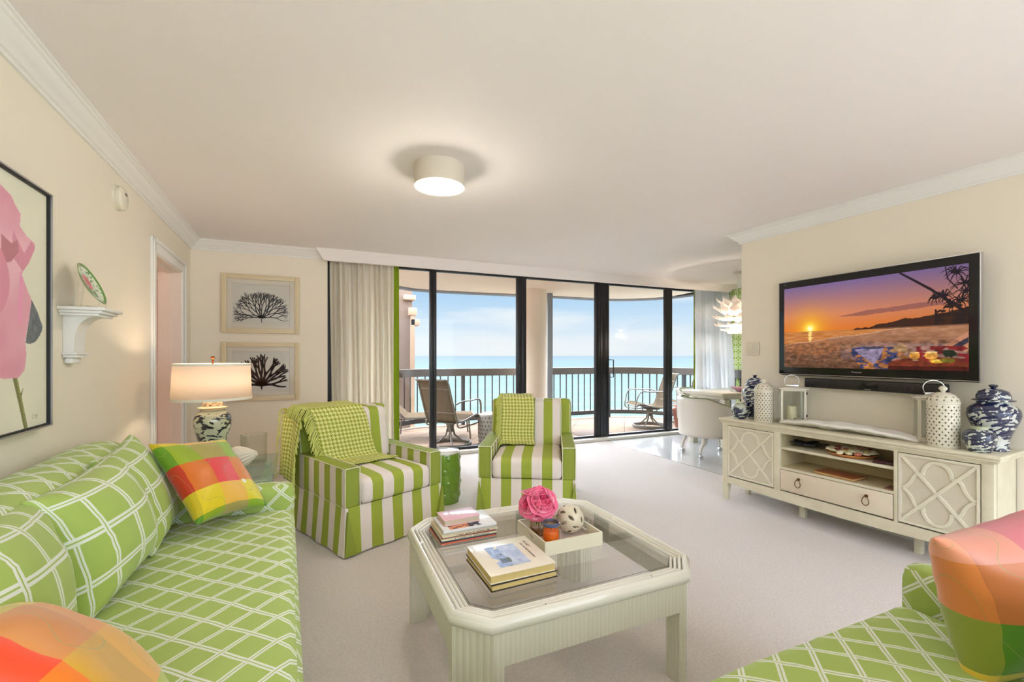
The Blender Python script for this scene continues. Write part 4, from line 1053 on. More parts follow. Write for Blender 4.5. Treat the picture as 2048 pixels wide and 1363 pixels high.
for sx in (-1,1):
    for sy in (-1,1):
        mb=MB(); W2,D2_=tw-li+.012,tdp-li+.012; L_=.155; c=c0
        P_=[(sx*(W2-c),sy*D2_),(sx*W2,sy*(D2_-c)),(sx*W2,sy*(D2_-c-.035)),(sx*(W2-.07),sy*(D2_-c-.035)),(sx*(W2-c-.035),sy*(D2_-.07)),(sx*(W2-c-.035),sy*D2_)]
        mb.prism(P_,0,TH-.048)
        # apron returns that run into the leg
        mb.box(*sorted((sx*(W2-c-.035),sx*(tw-.2))),*sorted((sy*(tdp-li)-.012,sy*(tdp-li)+.012)),TH-.155,TH-.048)
        mb.box(*sorted((sx*(tw-li)-.012,sx*(tw-li)+.012)),*sorted((sy*(D2_-c-.035),sy*(tdp-.2))),TH-.155,TH-.048)
        obj('leg',mb,REED,ct,smooth=20)
GZ=TH-.009
# ------------------------------------------------ on the table
def book(name,label,loc,rz,w_,d,h,cov,pages,spine='left',group=None,cth=.003,hard=True,cat='book'):
    t=thing(name,label,cat,loc,rz,group)
    mb=MB(); e=.004 if hard else 0
    mb.box(-w_/2,w_/2,-d/2,d/2,0,cth,bev=.0008); mb.box(-w_/2,w_/2,-d/2,d/2,h-cth,h,bev=.0008)
    if spine=='left': mb.box(-w_/2,-w_/2+cth,-d/2,d/2,cth,h-cth)
    elif spine=='front': mb.box(-w_/2,w_/2,-d/2,-d/2+cth,cth,h-cth)
    obj('cover',mb,cov,t)
    mb=MB(); x0=-w_/2+(cth if spine=='left' else e); y0=-d/2+(cth if spine=='front' else e)
    mb.box(x0,w_/2-e,y0,d/2-e,cth,h-cth); obj('pages',mb,pages,t)
    return t
PAG=M('cream_page_edges',rgb(206,182,118),.8,bump=(400,.3,.001)); PAGW=M('white_page_edges',rgb(226,220,206),.8)
KF=M('cream_book_cover',rgb(236,226,206),.3,coat=.3)
bx,by,bz=.676,1.572,GZ
book('art_book','lower art book with dark boards under the blue watercolour one on the coffee table',(bx+.002,by-.001,bz),R(1.5),.266,.272,.024,M('black_board_cover',rgb(40,26,22),.4),PAG,'back','stacked art books')
ab=book('art_book','upper cream art book with a blue watercolour landscape on its cover',(bx,by,bz+.0242),R(0.5),.262,.268,.031,KF,PAG,'back','stacked art books')
mb=MB(); mb.box(-.131,.131,-.134,.134,-.0002,.0022,bev=.0003); obj('lower_board',mb,M('black_book_board',rgb(34,20,18),.4),ab)
n1,n2=120,100; X,Yy=np.meshgrid(np.linspace(0,1,n1),np.linspace(0,1,n2)); base=vnoise(X,Yy,7,11); hz=.38+.05*vnoise(X,Yy,3,5)
sky=np.stack([150+70*base,168+58*base,206+34*base],-1); img=sky.copy()
lowr=(Yy<hz); wv=vnoise(X*1.0,Yy*3,9,21); img[lowr]=np.stack([112+90*wv,134+84*wv,182+60*wv],-1)[lowr]
dk=(vnoise(X,Yy,9,33)>.6)&(Yy>.18)&(Yy<.5)&(X>.4); img[dk]=img[dk]*.62
gp=((X-.72)**2+((Yy-.42)*1.5)**2)<.012; img[gp]=(96,110,104)
pale=(vnoise(X,Yy,6,40)>.56)&((Yy<.14)|((X<.13)&(Yy<.5))); img[pale]=(234,224,206)
colorgrid('cover_watercolour',np.clip(img,0,255),.175,.125,attr_mat('printed_cover_ink',0,.3),ab,(-.012,-.004,.0316),(0,0,R(-90)))
TXI=M('brown_print_ink',rgb(120,96,84),.6)
text('cover_title','MONET',.017,TXI,ab,(.100,.058,.0313),(0,0,R(-90)),.0003)
text('cover_subtitle','AND THE MEDITERRANEAN',.011,TXI,ab,(.080,.005,.0313),(0,0,R(-90)),.0003)
# magazine stack
rsn=random.Random(3); z=GZ; mx_,my_=.617,1.985
specs=[('thin orange-red magazine at the bottom of the stack on the coffee table',.262,.205,.005,(222,96,60),(220,150,120),2,-.004,0),
('black-spined magazine second from the bottom of the stack',.262,.205,.007,(24,20,22),(40,30,30),1,-.002,.002),
('cream-spined magazine with dark spine lettering, third from the bottom of the stack',.258,.205,.008,(224,212,180),(212,200,172),0,.0,.002),
('dark red-edged magazine in the middle of the stack',.254,.198,.006,(130,26,22),(206,190,160),-1,.001,.004),
('pale-spined magazine with small black lettering in the middle of the stack',.262,.2,.009,(222,208,172),(220,206,170),1,.004,.0),
('grey paperback magazine below the white one in the stack',.25,.195,.008,(190,184,172),(214,204,182),-2,.006,.003),
('white glossy magazine with a food photo on its cover, under the pink book',.252,.19,.010,(232,230,228),(214,206,194),1,.006,.002)]
for i,(lab,w_,d,h,cc_,pc,a,dx,dy) in enumerate(specs):
    m_=M('magazine_cover_%s'%['orange','black','cream','crimson','buff','grey','white'][i],rgb(*cc_),.3,coat=.3)
    b=book('magazine',lab,(mx_+dx,my_+dy,z),R(a),w_,d,h,m_,M('magazine_pages_%d'%i,rgb(*pc),.7),'front','magazines stacked on the coffee table',cth=.0012,hard=False,cat='magazine')
    if i in (2,4):
        mbl=MB(); rq=random.Random(i); xx=-.07
        while xx<.09:
            l_=rq.uniform(.0015,.004); mbl.box(xx,xx+l_,-d/2-.0006,-d/2,h*.3,h*.7); xx+=l_+.0018+(.006 if rq.random()<.12 else 0)
        obj('spine_lettering',mbl,MBLACK,b)
    if i==6:
        n1,n2=60,30; X,Yy=np.meshgrid(np.linspace(0,1,n1),np.linspace(0,1,n2)); q=vnoise(X,Yy,6,8)
        img=np.zeros((n2,n1,3)); img[:]=(40,40,66); fd=(X<.62)&(q>.35); img[fd]=np.stack([190+60*q,96+90*q,60+80*q],-1)[fd]; img[(X>.7)&(q>.62)]=(220,220,226)
        colorgrid('cover_photo',np.clip(img,0,255),.15,.055,attr_mat('cover_photo_ink',0,.25),b,(-.02,-.063,h+.0004),(0,0,0))
    z+=h+.0003
pk=book('pink_hardback','thick pink-covered book on top of the magazine stack',(mx_-.018,my_+.018,z),R(2),.175,.125,.026,M('pink_book_cover',rgb(236,188,200),.25,coat=.4),M('book_page_block',rgb(206,190,164),.8),'back','',cth=.002)
mb=MB(); mb.prism([(-.012,-.004),(0,-.009),(.012,-.004),(.012,.004),(0,-.001),(-.012,.004)],.0260,.0266); obj('cover_emblem',mb,M('white_emblem_ink',rgb(244,240,240),.4),pk)
# tray with its things
tr=thing('serving_tray','square white serving tray with oval hand holes on the coffee table','tray',(.992,1.742,GZ))
mb=MB(); hw=.142; hd=.139; wl=.008; hh=.056
mb.box(-hw,hw,-hd,hd,0,.008)
for s_ in (-1,1):
    mb.box(-hw,hw,s_*(hd-wl/2)-wl/2,s_*(hd-wl/2)+wl/2,.008,hh)
    x0,x1=sorted((s_*hw,s_*(hw-wl)))
    # side with an oval hand hole
    ys=[-hd+wl,-.035,.035,hd-wl]
    mb.box(x0,x1,ys[0],ys[1],.008,hh); mb.box(x0,x1,ys[2],ys[3],.008,hh)
    up=[(-.035,hh),(-.035,.033)]+[(-.03*math.cos(t)*1.0,.033+.011*math.sin(t)) for t in np.linspace(0,PI,12)]+[(.035,.033),(.035,hh)]
    mb.prism(up,x0,x1,'x')
    dn=[(-.035,.008),(-.035,.033)]+[(-.03*math.cos(t),.033-.011*math.sin(t)) for t in np.linspace(0,PI,12)]+[(.035,.033),(.035,.008)]
    mb.prism(dn,x0,x1,'x')
obj('tray_body',mb,M('cream_lacquer_tray',rgb(226,218,192),.3),tr,smooth=20)
mb=MB(); mb.box(-hw+wl,hw-wl,-hd+wl,hd-wl,.008,.0095); obj('tray_lining',mb,M('blush_tray_base',rgb(224,206,200),.3),tr)
TZ=GZ+.0096
# candle
cdn=thing('candle_jar','orange candle in a glass jar with a blue-tinted rim, on the tray','candle',(.910,1.662,TZ))
mb=MB(); mb.lathe([(.0001,0),(.030,0),(.034,.004),(.034,.062),(.031,.070),(.0001,.070)],seg=36,cap=False); obj('wax',mb,M('orange_wax',rgb(226,112,24),.35,emit=rgb(226,112,24),estr=.02,var=(30,rgb(206,84,16))),cdn,smooth=50)
mb=MB(); mb.lathe([(.0345,0),(.0365,.004),(.0365,.078),(.033,.088),(.033,.092),(.036,.096),(.036,.104),(.031,.104),(.031,.094),(.0345,.08)],seg=40,cap=False); obj('glass_jar',mb,thin_glass('amber_clear_glass',(.99,.95,.85,1),.8,edge=(.75,.6,.35,1)),cdn,smooth=50)
mb=MB(); mb.lathe([(.0345,.090),(.0372,.094),(.0375,.103),(.034,.106),(.031,.103),(.0315,.093)],seg=40,cap=False); obj('rim',mb,M('blue_glass_rim',rgb(92,108,150),.08,coat=.8,metal=.4),cdn)
mb=MB(); mb.cyl((0,0,.07),(.001,0,.082),.0012,seg=6); obj('wick',mb,MBLACK,cdn)
# rose vase
rv=thing('bud_vase','small square glass vase holding pink roses, on the tray','vase',(.920,1.795,TZ))
mb=MB(); mb.box(-.032,.032,-.032,.032,0,.092,bev=.005); obj('glass_body',mb,thin_glass('amber_vase_glass',(.97,.94,.88,1),.8,edge=(.62,.5,.34,1)),rv)
mb=MB(); mb.box(-.027,.027,-.027,.027,.004,.03,bev=.003); obj('pebbles',mb,M('amber_pebbles',rgb(176,128,84),.3,var=(60,rgb(90,58,34))),rv)
ro=thing('rose_bunch','bunch of ruffled bright pink roses in the small square vase','flowers',(.920,1.795,TZ+.045))
PK=M('pink_rose_petal',rgb(244,104,146),.55,var=(40,rgb(242,120,152)),sheen=.2); PK2=M('deep_pink_petal',rgb(234,62,112),.55,var=(40,rgb(232,76,118))); PK3=M('light_pink_petal',rgb(244,150,172),.55)
def rose(parent,c,axis,rad,seed):
    rs=random.Random(seed); ax=Vector(axis).normalized(); Q=Vector((0,0,1)).rotation_difference(ax).to_matrix().to_4x4(); base=Matrix.Translation(c)@Q
    mb=MB(); layers=[(2,.14,.80,.02),(3,.28,.74,.12),(3,.44,.66,.28),(4,.62,.52,.45),(5,.84,.34,.7),(6,1.05,.08,1.0)]
    for li_,(n,rr,hh_,op) in enumerate(layers):
        for k in range(n):
            a0=2*PI*k/n+li_*.7+rs.uniform(-.15,.15); R_=rad*rr*rs.uniform(.94,1.06); H_=rad*(.55+.55*hh_)
            wid=2.3*PI/n*rs.uniform(.9,1.15); H_*=rs.uniform(.88,1.12)
            def f(u,v,a0=a0,R_=R_,H_=H_,wid=wid,op=op,ph=rs.uniform(0,6)):
                a=a0+(u-.5)*wid; prof_=R_*(.35+.75*math.sin(min(1,v*1.05)*PI*.5))+op*rad*.34*max(0,v-.6)*2
                z=H_*v-.35*rad-op*rad*.25*max(0,v-.7)*2; w2=(1-.35*v**4*(abs(u-.5)*2)**2)
                ru=.05*rad*math.sin(u*8+ph)*v*v*v-.10*rad*abs(u-.5)*v
                return ((prof_+ru)*math.cos(a),(prof_+ru)*math.sin(a),z*w2+.03*rad*math.sin(u*5+ph)*v)
            V=mb.grid(f,8,7,mi=0 if li_>2 else 1)
            if li_==4:
                for fce in mb.bm.faces[-56:]: fce.material_index=2 if k%2 else 0
    bmesh.ops.transform(mb.bm,matrix=base,verts=mb.bm.verts)
    o=obj('rose_bloom',mb,[PK,PK2,PK3],parent,smooth=80); m=o.modifiers.new('t','SOLIDIFY'); m.thickness=.0012
for i,(c,a,r_) in enumerate((((0,-.030,.112),(0,-.75,.6),.052),((-.050,-.008,.104),(-.8,-.35,.45),.045),((.052,-.004,.106),(.85,-.3,.45),.046),((.0,.022,.135),(.05,.1,1),.050),((-.030,.030,.112),(-.4,.7,.5),.043),((.035,.032,.112),(.5,.6,.5),.043),((.018,-.042,.080),(.2,-1,0),.036),((-.028,-.040,.078),(-.35,-1,-.05),.036))): rose(ro,c,a,r_,i+1)
mb=MB()
for a in range(5): mb.cyl((.012*math.cos(a),.012*math.sin(a),.0),(.02*math.cos(a*1.3),.02*math.sin(a*1.3),.09),.0025,seg=6)
obj('stems',mb,M('rose_stem_green',rgb(90,120,60),.6),ro)
# pierced orb
orb=thing('pierced_ceramic_orb','cream ceramic ball pierced with leaf-shaped slots, on the tray','ornament',(1.062,1.755,TZ))
mb=MB()
ico=bmesh.ops.create_icosphere(mb.bm,subdivisions=5,radius=.064)
bmesh.ops.translate(mb.bm,vec=(0,0,.064),verts=mb.bm.verts)
cents=[]
rs=random.Random(4)
for k in range(24):
    zz=1-2*(k+.5)/24; r0=math.sqrt(1-zz*zz); a=k*2.39996; cents.append((Vector((r0*math.cos(a),r0*math.sin(a),zz)),rs.uniform(0,PI)))
dele=[]
for f in mb.bm.faces:
    c=(f.calc_center_median()-Vector((0,0,.064)))/.064
    if c.z<-.93: continue
    for d,an in cents:
        if c.dot(d)>.9:
            ux=d.cross(Vector((0,0,1)));
            if ux.length<.1: ux=Vector((1,0,0))
            ux.normalize(); uy=d.cross(ux); e_=c-d; x=e_.dot(ux)*math.cos(an)+e_.dot(uy)*math.sin(an); y=-e_.dot(ux)*math.sin(an)+e_.dot(uy)*math.cos(an)
            if (abs(x)/.29)**1.4+(abs(y)/.11)**1.4<1: dele.append(f); break
bmesh.ops.delete(mb.bm,geom=dele,context='FACES')
o=obj('shell',mb,M('cream_pierced_ceramic',rgb(218,206,180),.3,coat=.3),orb,smooth=80); m=o.modifiers.new('t','SOLIDIFY'); m.thickness=.005; m.offset=-1
# ================================================================== MEDIA CONSOLE (local: x along the front to the viewer's right, y into the wall)
RC=R(-86); CO=Vector((3.205,2.80,0)); CL=1.707; CT=.71
def cw(x,y,z=0): 
    return CO+Matrix.Rotation(RC,3,'Z')@Vector((x,y,z))
mc=thing('media_console','long whitewashed media console with quatrefoil fretwork doors and a centre drawer','console',CO,RC)
X0,X1,YF,YB=.012,CL-.035,.03,.375
mb=MB(); 
mb.box(-.008,CL,0,.39,CT-.022,CT,bev=.008,seg=3); mb.box(.0,CL-.008,.012,.39,CT-.036,CT-.022,bev=.004); mb.box(.006,CL-.02,.02,.39,CT-.045,CT-.036)
obj('top_board',mb,CONS,mc)
mb=MB(); z0,z1=.205,CT-.045
mb.box(X0,X0+.05,YF,YF+.05,.15,z1,bev=.003); mb.box(X1-.05,X1,YF,YF+.05,.15,z1,bev=.003)
mb.box(X0+.04,X0+.055,YF+.01,YB,z0,z1) ; mb.box(X0,X0+.02,YF+.04,YB,.15,z1); mb.box(X1-.02,X1,YF+.04,YB,.15,z1)
mb.box(X0,X1,YB-.012,YB,.15,z1)
mb.box(.466,.515,YF,YF+.02,z0,z1,bev=.002); mb.box(1.229,1.25,YF,YF+.02,z0,z1,bev=.002)
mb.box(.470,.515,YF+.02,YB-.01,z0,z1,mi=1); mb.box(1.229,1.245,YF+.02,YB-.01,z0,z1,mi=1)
mb.box(X0+.05,X1-.05,YF+.002,YF+.02,z1-.016,z1)
mb.box(X0+.02,X1-.02,YF+.02,YB-.01,z0-.02,z0)
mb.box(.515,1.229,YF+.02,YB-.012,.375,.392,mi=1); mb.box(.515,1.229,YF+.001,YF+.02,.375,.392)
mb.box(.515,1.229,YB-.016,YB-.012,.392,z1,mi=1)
# bowed bottom rail
P_=[(X0+.05,z0),(X0+.05,.150)]+[(X0+.05+(X1-X0-.1)*t,.150-.022*(1-math.sin(PI*t))+.022*0+.0-.0) for t in np.linspace(0,1,24)]+[(X1-.05,.150),(X1-.05,z0)]
P_=[(X0+.05,z0)]+[(X0+.05+(X1-X0-.1)*t,.128+.022*(2*t-1)**2) for t in np.linspace(0,1,24)]+[(X1-.05,z0)]
mb.prism(P_,YF,YF+.02,'y')
obj('carcass',mb,[CONS,CONS_IN],mc)
for (a,b) in ((X0,YF),(X1-.05,YF),(X0,YB-.05),(X1-.05,YB-.05)):
    mb=MB(); 
    v=mb.box(a,a+.05,b,b+.05,0,.15)
    for q in mb.bm.verts:
        if q.co.z<.01: q.co.x=a+.025+(q.co.x-a-.025)*.62; q.co.y=b+.025+(q.co.y-b-.025)*.62
    mb.box(a-.002,a+.052,b-.002,b+.052,.146,.154); obj('leg',mb,CONS,mc)
for x in (.60,1.30):
    mb=MB(); mb.box(x-.02,x+.02,.17,.21,0,.19,bev=.002); obj('centre_leg',mb,CONS,mc)
mb=MB(); mb.box(.515,1.229,YF+.012,YB-.016,.526,.545,bev=.001); obj('shelf_board',mb,CONS,mc)
def ribbon(mb,pts,w_,y0,y1):
    n=len(pts); V=[]
    for i,(x,z) in enumerate(pts):
        a=pts[max(i-1,0)];b=pts[min(i+1,n-1)]; dx,dz=b[0]-a[0],b[1]-a[1]; l=math.hypot(dx,dz) or 1; nx,nz=-dz/l*w_/2,dx/l*w_/2
        V.append([mb.bm.verts.new((x+nx,y0+.0018,z+nz)),mb.bm.verts.new((x+nx*.8,y0,z+nz*.8)),mb.bm.verts.new((x-nx*.8,y0,z-nz*.8)),mb.bm.verts.new((x-nx,y0+.0018,z-nz)),mb.bm.verts.new((x-nx,y1,z-nz)),mb.bm.verts.new((x+nx,y1,z+nz))])
    fs=[]
    for i in range(n-1):
        for k in range(6): fs.append(mb.bm.faces.new((V[i][k],V[i+1][k],V[i+1][(k+1)%6],V[i][(k+1)%6])))
    fs+=[mb.bm.faces.new(V[0]),mb.bm.faces.new(V[-1])]; bmesh.ops.recalc_face_normals(mb.bm,faces=fs)
FRET=M('raised_fretwork_wood',rgb(226,219,196),.5,bump=(40,.1,.001)); PANEL=M('door_panel_wood',rgb(214,205,184),.55,bump=(50,.12,.001))
def door(a,b,hx):
    z0,z1=.215,CT-.066; cx,cz=(a+b)/2,(z0+z1)/2; w_,h_=(b-a),(z1-z0)
    mb=MB(); f=.014
    mb.box(a,a+f,YF,YF+.02,z0,z1); mb.box(b-f,b,YF,YF+.02,z0,z1); mb.box(a+f,b-f,YF,YF+.02,z0,z0+f); mb.box(a+f,b-f,YF,YF+.02,z1-f,z1)
    mb.box(a+f,b-f,YF+.010,YF+.018,z0+f,z1-f,mi=1)
    d=obj('door',mb,[FRET,PANEL],mc)
    mb=MB(); W2=w_/2-f*.6; H2=h_/2-f*.6
    ribbon(mb,[(cx-W2,cz-H2),(cx+W2,cz+H2)],.018,YF+.001,YF+.012); ribbon(mb,[(cx-W2,cz+H2),(cx+W2,cz-H2)],.018,YF+.0014,YF+.012)
    q=[]
    # one quarter: right-hand tip -> top lobe
    q+=[(.98,0),(.86,.05),(.74,.16),(.665,.28),(.62,.40),(.56,.47),(.48,.50),(.40,.50)]
    for t in np.linspace(-5,90,12): q.append((.0+.37*math.cos(R(t)),.53+.37*math.sin(R(t))))
    full=q+[(-x,z) for x,z in reversed(q[:-1])]
    low=[(x,-z) for x,z in full]
    ribbon(mb,[(cx+x*W2,cz+z*H2) for x,z in full],.018,YF+.0018,YF+.012)
    ribbon(mb,[(cx+x*W2,cz+z*H2) for x,z in low],.018,YF+.0018,YF+.012)
    obj('fretwork',mb,FRET,d,smooth=35)
door(.064,.464,0); door(1.253,1.618,0)
mb=MB(); mb.box(.519,1.225,YF-.002,YF+.018,.215,.371,bev=.003); dr=obj('drawer',mb,M('drawer_front_wood',rgb(220,210,184),.5,bump=(40,.15,.001),var=(9,rgb(226,206,184))),mc)
for x in (.655,1.085):
    mb=MB(); zc=.325; mb.cyl((x,YF-.012,zc),(x,YF-.002,zc),.010,seg=20); mb.cyl((x,YF-.02,zc),(x,YF-.012,zc),.005,seg=12)
    mb.tube([(x,YF-.02,zc-.002)]+[(x+.023*math.sin(t)*(.45+.55*math.sin(t/2)),YF-.018,zc-.030+.030*math.cos(t)) for t in np.linspace(.2,2*PI-.2,22)]+[(x,YF-.02,zc-.002)],.0028,seg=7)
    obj('ring_pull',mb,BRASS,dr,label='aged brass ring pull')
# ------------------------------------------------ on and in the console
def onc(x,y,z=CT): return cw(x,y,z)
def ginger(name,label,x,y,H_,r,seed,grp):
    t=thing(name,label,'jar',onc(x,y),0,grp)
    k=H_/.38; rr=r/.108
    mb=MB(); mb.lathe([(.062*rr,0),(.066*rr,.012*k),(.060*rr,.03*k),(.064*rr,.07*k),(.080*rr,.12*k),(.100*rr,.17*k),(.108*rr,.205*k),(.104*rr,.235*k),(.088*rr,.258*k),(.068*rr,.268*k),(.066*rr,.285*k)],seg=48)
    obj('jar_body',mb,porcelain_mat('ginger_jar_porcelain',seed,15,dark=rgb(18,26,66),light=rgb(206,210,202),thr=.47),t,smooth=70)
    mb=MB(); mb.lathe([(.066*rr,.285*k),(.086*rr,.286*k),(.086*rr,.292*k),(.070*rr,.298*k),(.070*rr,.315*k),(.060*rr,.340*k),(.034*rr,.354*k),(.010*rr,.358*k)],seg=48)
    obj('lid',mb,porcelain_mat('ginger_lid_porcelain',seed+3,18,dark=rgb(18,26,66),light=rgb(206,210,202),thr=.42),t,smooth=70)
    mb=MB(); mb.lathe([(.008*rr,.356*k),(.012*rr,.362*k),(.019*rr,.370*k),(.017*rr,.378*k),(.0001,.383*k)],seg=24); obj('knob',mb,M('navy_glaze',rgb(30,36,62),.15,coat=.6),t)
    return t
ginger('ginger_jar','tall lidded blue and white ginger jar at the far end of the console',.175,.235,.375,.100,1.0,'blue and white ginger jars on the console')
ginger('ginger_jar','large lidded blue and white ginger jar at the near end of the console',1.615,.235,.375,.112,7.0,'blue and white ginger jars on the console')
def smalljar(label,x,y,seed):
    t=thing('small_porcelain_jar',label,'jar',onc(x,y),0,'small round blue and white jars')
    mb=MB(); mb.lathe([(.045,0),(.048,.006),(.058,.03),(.070,.065),(.071,.085),(.062,.11),(.044,.124),(.036,.127)],seg=40); obj('jar_body',mb,porcelain_mat('small_jar_porcelain',seed,18,dark=rgb(18,26,60),light=rgb(202,208,194),thr=.48),t,smooth=70)
    mb=MB(); mb.lathe([(.036,.125),(.036,.136),(.040,.138),(.040,.143),(.034,.144),(.0001,.142)],seg=36); obj('rim',mb,M('pale_celadon_rim',rgb(186,190,160),.2,coat=.5),t)
smalljar('small round blue and white jar without a lid at the far end of the console',.130,.10,4.0)
smalljar('small round blue and white jar in front of the large ginger jar',1.600,.085,9.0)
def latjar(label,x,y,H_,r,rz=0):
    t=thing('pierced_ceramic_jar',label,'jar',onc(x,y),rz,'pierced ivory ceramic jars')
    hb=H_*.74
    mb=MB(); mb.lathe([(r*.96,0),(r,.005),(r,hb*.5),(r,hb),(r*1.04,hb+.002),(r*1.04,hb+.01),(r,hb+.012),(r*.94,hb+.03),(r*.72,hb+.052),(r*.4,hb+.066),(.012,hb+.068)],seg=64); b=obj('jar_body',mb,IVORY,t,smooth=50)
    mb=MB(); mb.lathe([(.012,hb+.066),(.010,hb+.073),(.020,hb+.085),(.020,hb+.095),(.010,hb+.104),(.0001,hb+.106)],seg=24); obj('knob',mb,IVORY,t)
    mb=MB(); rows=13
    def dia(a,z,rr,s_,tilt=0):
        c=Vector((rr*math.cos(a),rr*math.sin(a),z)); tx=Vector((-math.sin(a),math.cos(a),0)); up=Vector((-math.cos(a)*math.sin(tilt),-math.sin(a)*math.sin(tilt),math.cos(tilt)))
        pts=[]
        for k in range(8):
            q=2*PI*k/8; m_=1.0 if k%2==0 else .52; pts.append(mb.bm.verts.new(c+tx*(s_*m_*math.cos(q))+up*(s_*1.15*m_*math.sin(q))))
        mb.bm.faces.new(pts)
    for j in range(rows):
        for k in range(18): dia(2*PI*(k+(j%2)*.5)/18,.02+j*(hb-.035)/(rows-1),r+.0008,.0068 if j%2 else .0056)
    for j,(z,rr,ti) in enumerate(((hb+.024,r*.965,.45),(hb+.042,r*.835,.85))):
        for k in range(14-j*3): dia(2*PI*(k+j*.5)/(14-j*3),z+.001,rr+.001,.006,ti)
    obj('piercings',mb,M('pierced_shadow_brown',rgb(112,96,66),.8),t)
latjar('smaller-looking pierced ivory ceramic jar at the far end, beside the tall ginger jar',.330,.115,.335,.070)
latjar('pierced ivory ceramic jar standing in front of the near lantern',1.440,.105,.345,.074)
def lantern(label,x,y,rz):
    t=thing('candle_lantern',label,'lantern',onc(x,y),rz,'white metal candle lanterns on the console')
    w_=.086; H_=.275; WM=bpy.data.materials.get('white_painted_metal') or M('white_painted_metal',rgb(226,220,202),.4)
    mb=MB(); mb.box(-w_-.006,w_+.006,-w_-.006,w_+.006,0,.016,bev=.002); mb.box(-w_-.014,w_+.014,-w_-.014,w_+.014,H_,H_+.008,bev=.002); mb.box(-w_*.8,w_*.8,-w_*.8,w_*.8,H_+.008,H_+.012)
    s_=.015
    for a in (-1,1):
        for b in (-1,1): x0,x1=sorted((a*w_,a*(w_-s_))); y0,y1=sorted((b*w_,b*(w_-s_))); mb.box(x0,x1,y0,y1,.016,H_)
    for z in (.016,H_-s_):
        for a in (-1,1):
            q0,q1=sorted((a*w_,a*(w_-s_))); mb.box(q0,q1,-w_+s_,w_-s_,z,z+s_); mb.box(-w_+s_,w_-s_,q0,q1,z,z+s_)
    obj('frame',mb,WM,t)
    mb=MB(); g=w_-.006
    for a in (-1,1): mb.box(a*g-.001,a*g+.001,-w_+s_,w_-s_,.03,H_-s_); mb.box(-w_+s_,w_-s_,a*g-.001,a*g+.001,.03,H_-s_)
    obj('glass_panel',mb,WGLASS,t,smooth=0)
    mb=MB(); mb.box(-.045,.045,-.014,.014,H_+.012,H_+.034,bev=.003); mb.tube([(-.045,0,H_+.03)]+[(.048*math.cos(q)*1.05,0,H_+.062+.048*math.sin(q)) for q in np.linspace(PI+.5,-.5,22)]+[(.045,0,H_+.03)],.0032,seg=8); obj('handle',mb,CHROME,t)
    mb=MB()
    for z in (.06,.235): mb.box(w_-.002,w_+.006,-w_-.004,-w_+.004,z,z+.02)
    mb.cyl((w_-.02,-w_-.006,.045),(w_-.035,-w_-.006,.045),.003); mb.cyl((-.0,-w_-.003,.045),(.02,-w_-.003,.045),.0025); obj('hinge_and_latch',mb,MBLACK,t)
    cn=thing('pillar_candle','ivory pillar candle inside the %s'%('far lantern by the light switch wall end' if x<1 else 'near lantern behind the pierced jar'),'candle',onc(x,y,CT+.0165),0,'pillar candles in the lanterns')
    mb=MB(); mb.lathe([(.034,0),(.035,.002),(.035,.115),(.031,.119),(.0001,.117)],seg=32); obj('wax',mb,M('ivory_wax',rgb(236,226,190),.5),cn)
    mb=MB(); mb.cyl((0,0,.117),(.002,0,.128),.001,seg=6); obj('wick',mb,MBLACK,cn)
lantern('white glazed candle lantern with a chrome loop handle, left of the driftwood tray',.475,.255,RC+R(38))
lantern('white glazed candle lantern with a chrome loop handle, behind the larger pierced jar',1.345,.262,RC+R(28))
dw=thing('driftwood_tray','long wavy-edged white driftwood-style tray in the middle of the console top','tray',onc(.885,.15),RC)
mb=MB()
def dfn(u,v):
    x=-.44+.88*u; wdt=.012+.085*math.sin(PI*min(1,max(0,u)))**.55; wob=.012*noise.noise(Vector((u*7,1,0)))+.008*noise.noise(Vector((u*22,5,0)))
    yy=(v-.5)*2; y=yy*(wdt+wob*(1 if v>.5 else .5)); z=.004+.034*abs(yy)**1.6*math.sin(PI*u)**.4+.016*noise.noise(Vector((u*11,yy*1.5,3)))*math.sin(PI*u)+.020*math.sin(PI*u)**.7
    return (x,y,z)
mb.grid(dfn,70,12); zm=min(v.co.z for v in mb.bm.verts); bmesh.ops.translate(mb.bm,vec=(0,0,-zm+.006),verts=mb.bm.verts)
o=obj('tray_body',mb,M('chalky_white_resin',rgb(240,236,226),.5,bump=(25,.4,.004)),dw,smooth=80); m=o.modifiers.new('t','SOLIDIFY'); m.thickness=.020; m.offset=-1
SH1=.5455; SH0=.3925
bd=thing('leaf_dish','dark blue leaf-shaped dish on the upper console shelf','dish',onc(.63,.20,SH1),RC+.3)
mb=MB()
def bf(u,v):
    a=2*PI*u; r=.085*(1+.28*math.cos(5*a))*v; return (r*math.cos(a)*1.25,r*math.sin(a),.004+.030*v*v+.004*math.cos(5*a)*v)
mb.grid(bf,60,8,closeu=True); o=obj('dish_body',mb,M('dark_blue_glaze',rgb(22,30,48),.2,coat=.5),bd,smooth=80); m=o.modifiers.new('t','SOLIDIFY'); m.thickness=.004
kk=thing('woven_basket_tray','round terracotta tray filled with pale and pink shells on the upper console shelf','basket',onc(.935,.165,SH1),RC)
mb=MB(); mb.lathe([(.0001,0),(.105,0),(.125,.008),(.148,.022),(.150,.026),(.144,.024),(.10,.006),(.0001,.005)],seg=48,cap=False); obj('plate',mb,M('terracotta_orange',rgb(204,130,64),.5),kk)
shell_c=[(226,214,176),(232,222,190),(190,110,90),(218,160,140),(214,200,140),(120,50,44),(230,222,200)]
rs=random.Random(12)
sm=[M('shell_tone_%s'%'abcdefg'[i],rgb(*c),.45) for i,c in enumerate(shell_c)]
proto=None
mb=MB()
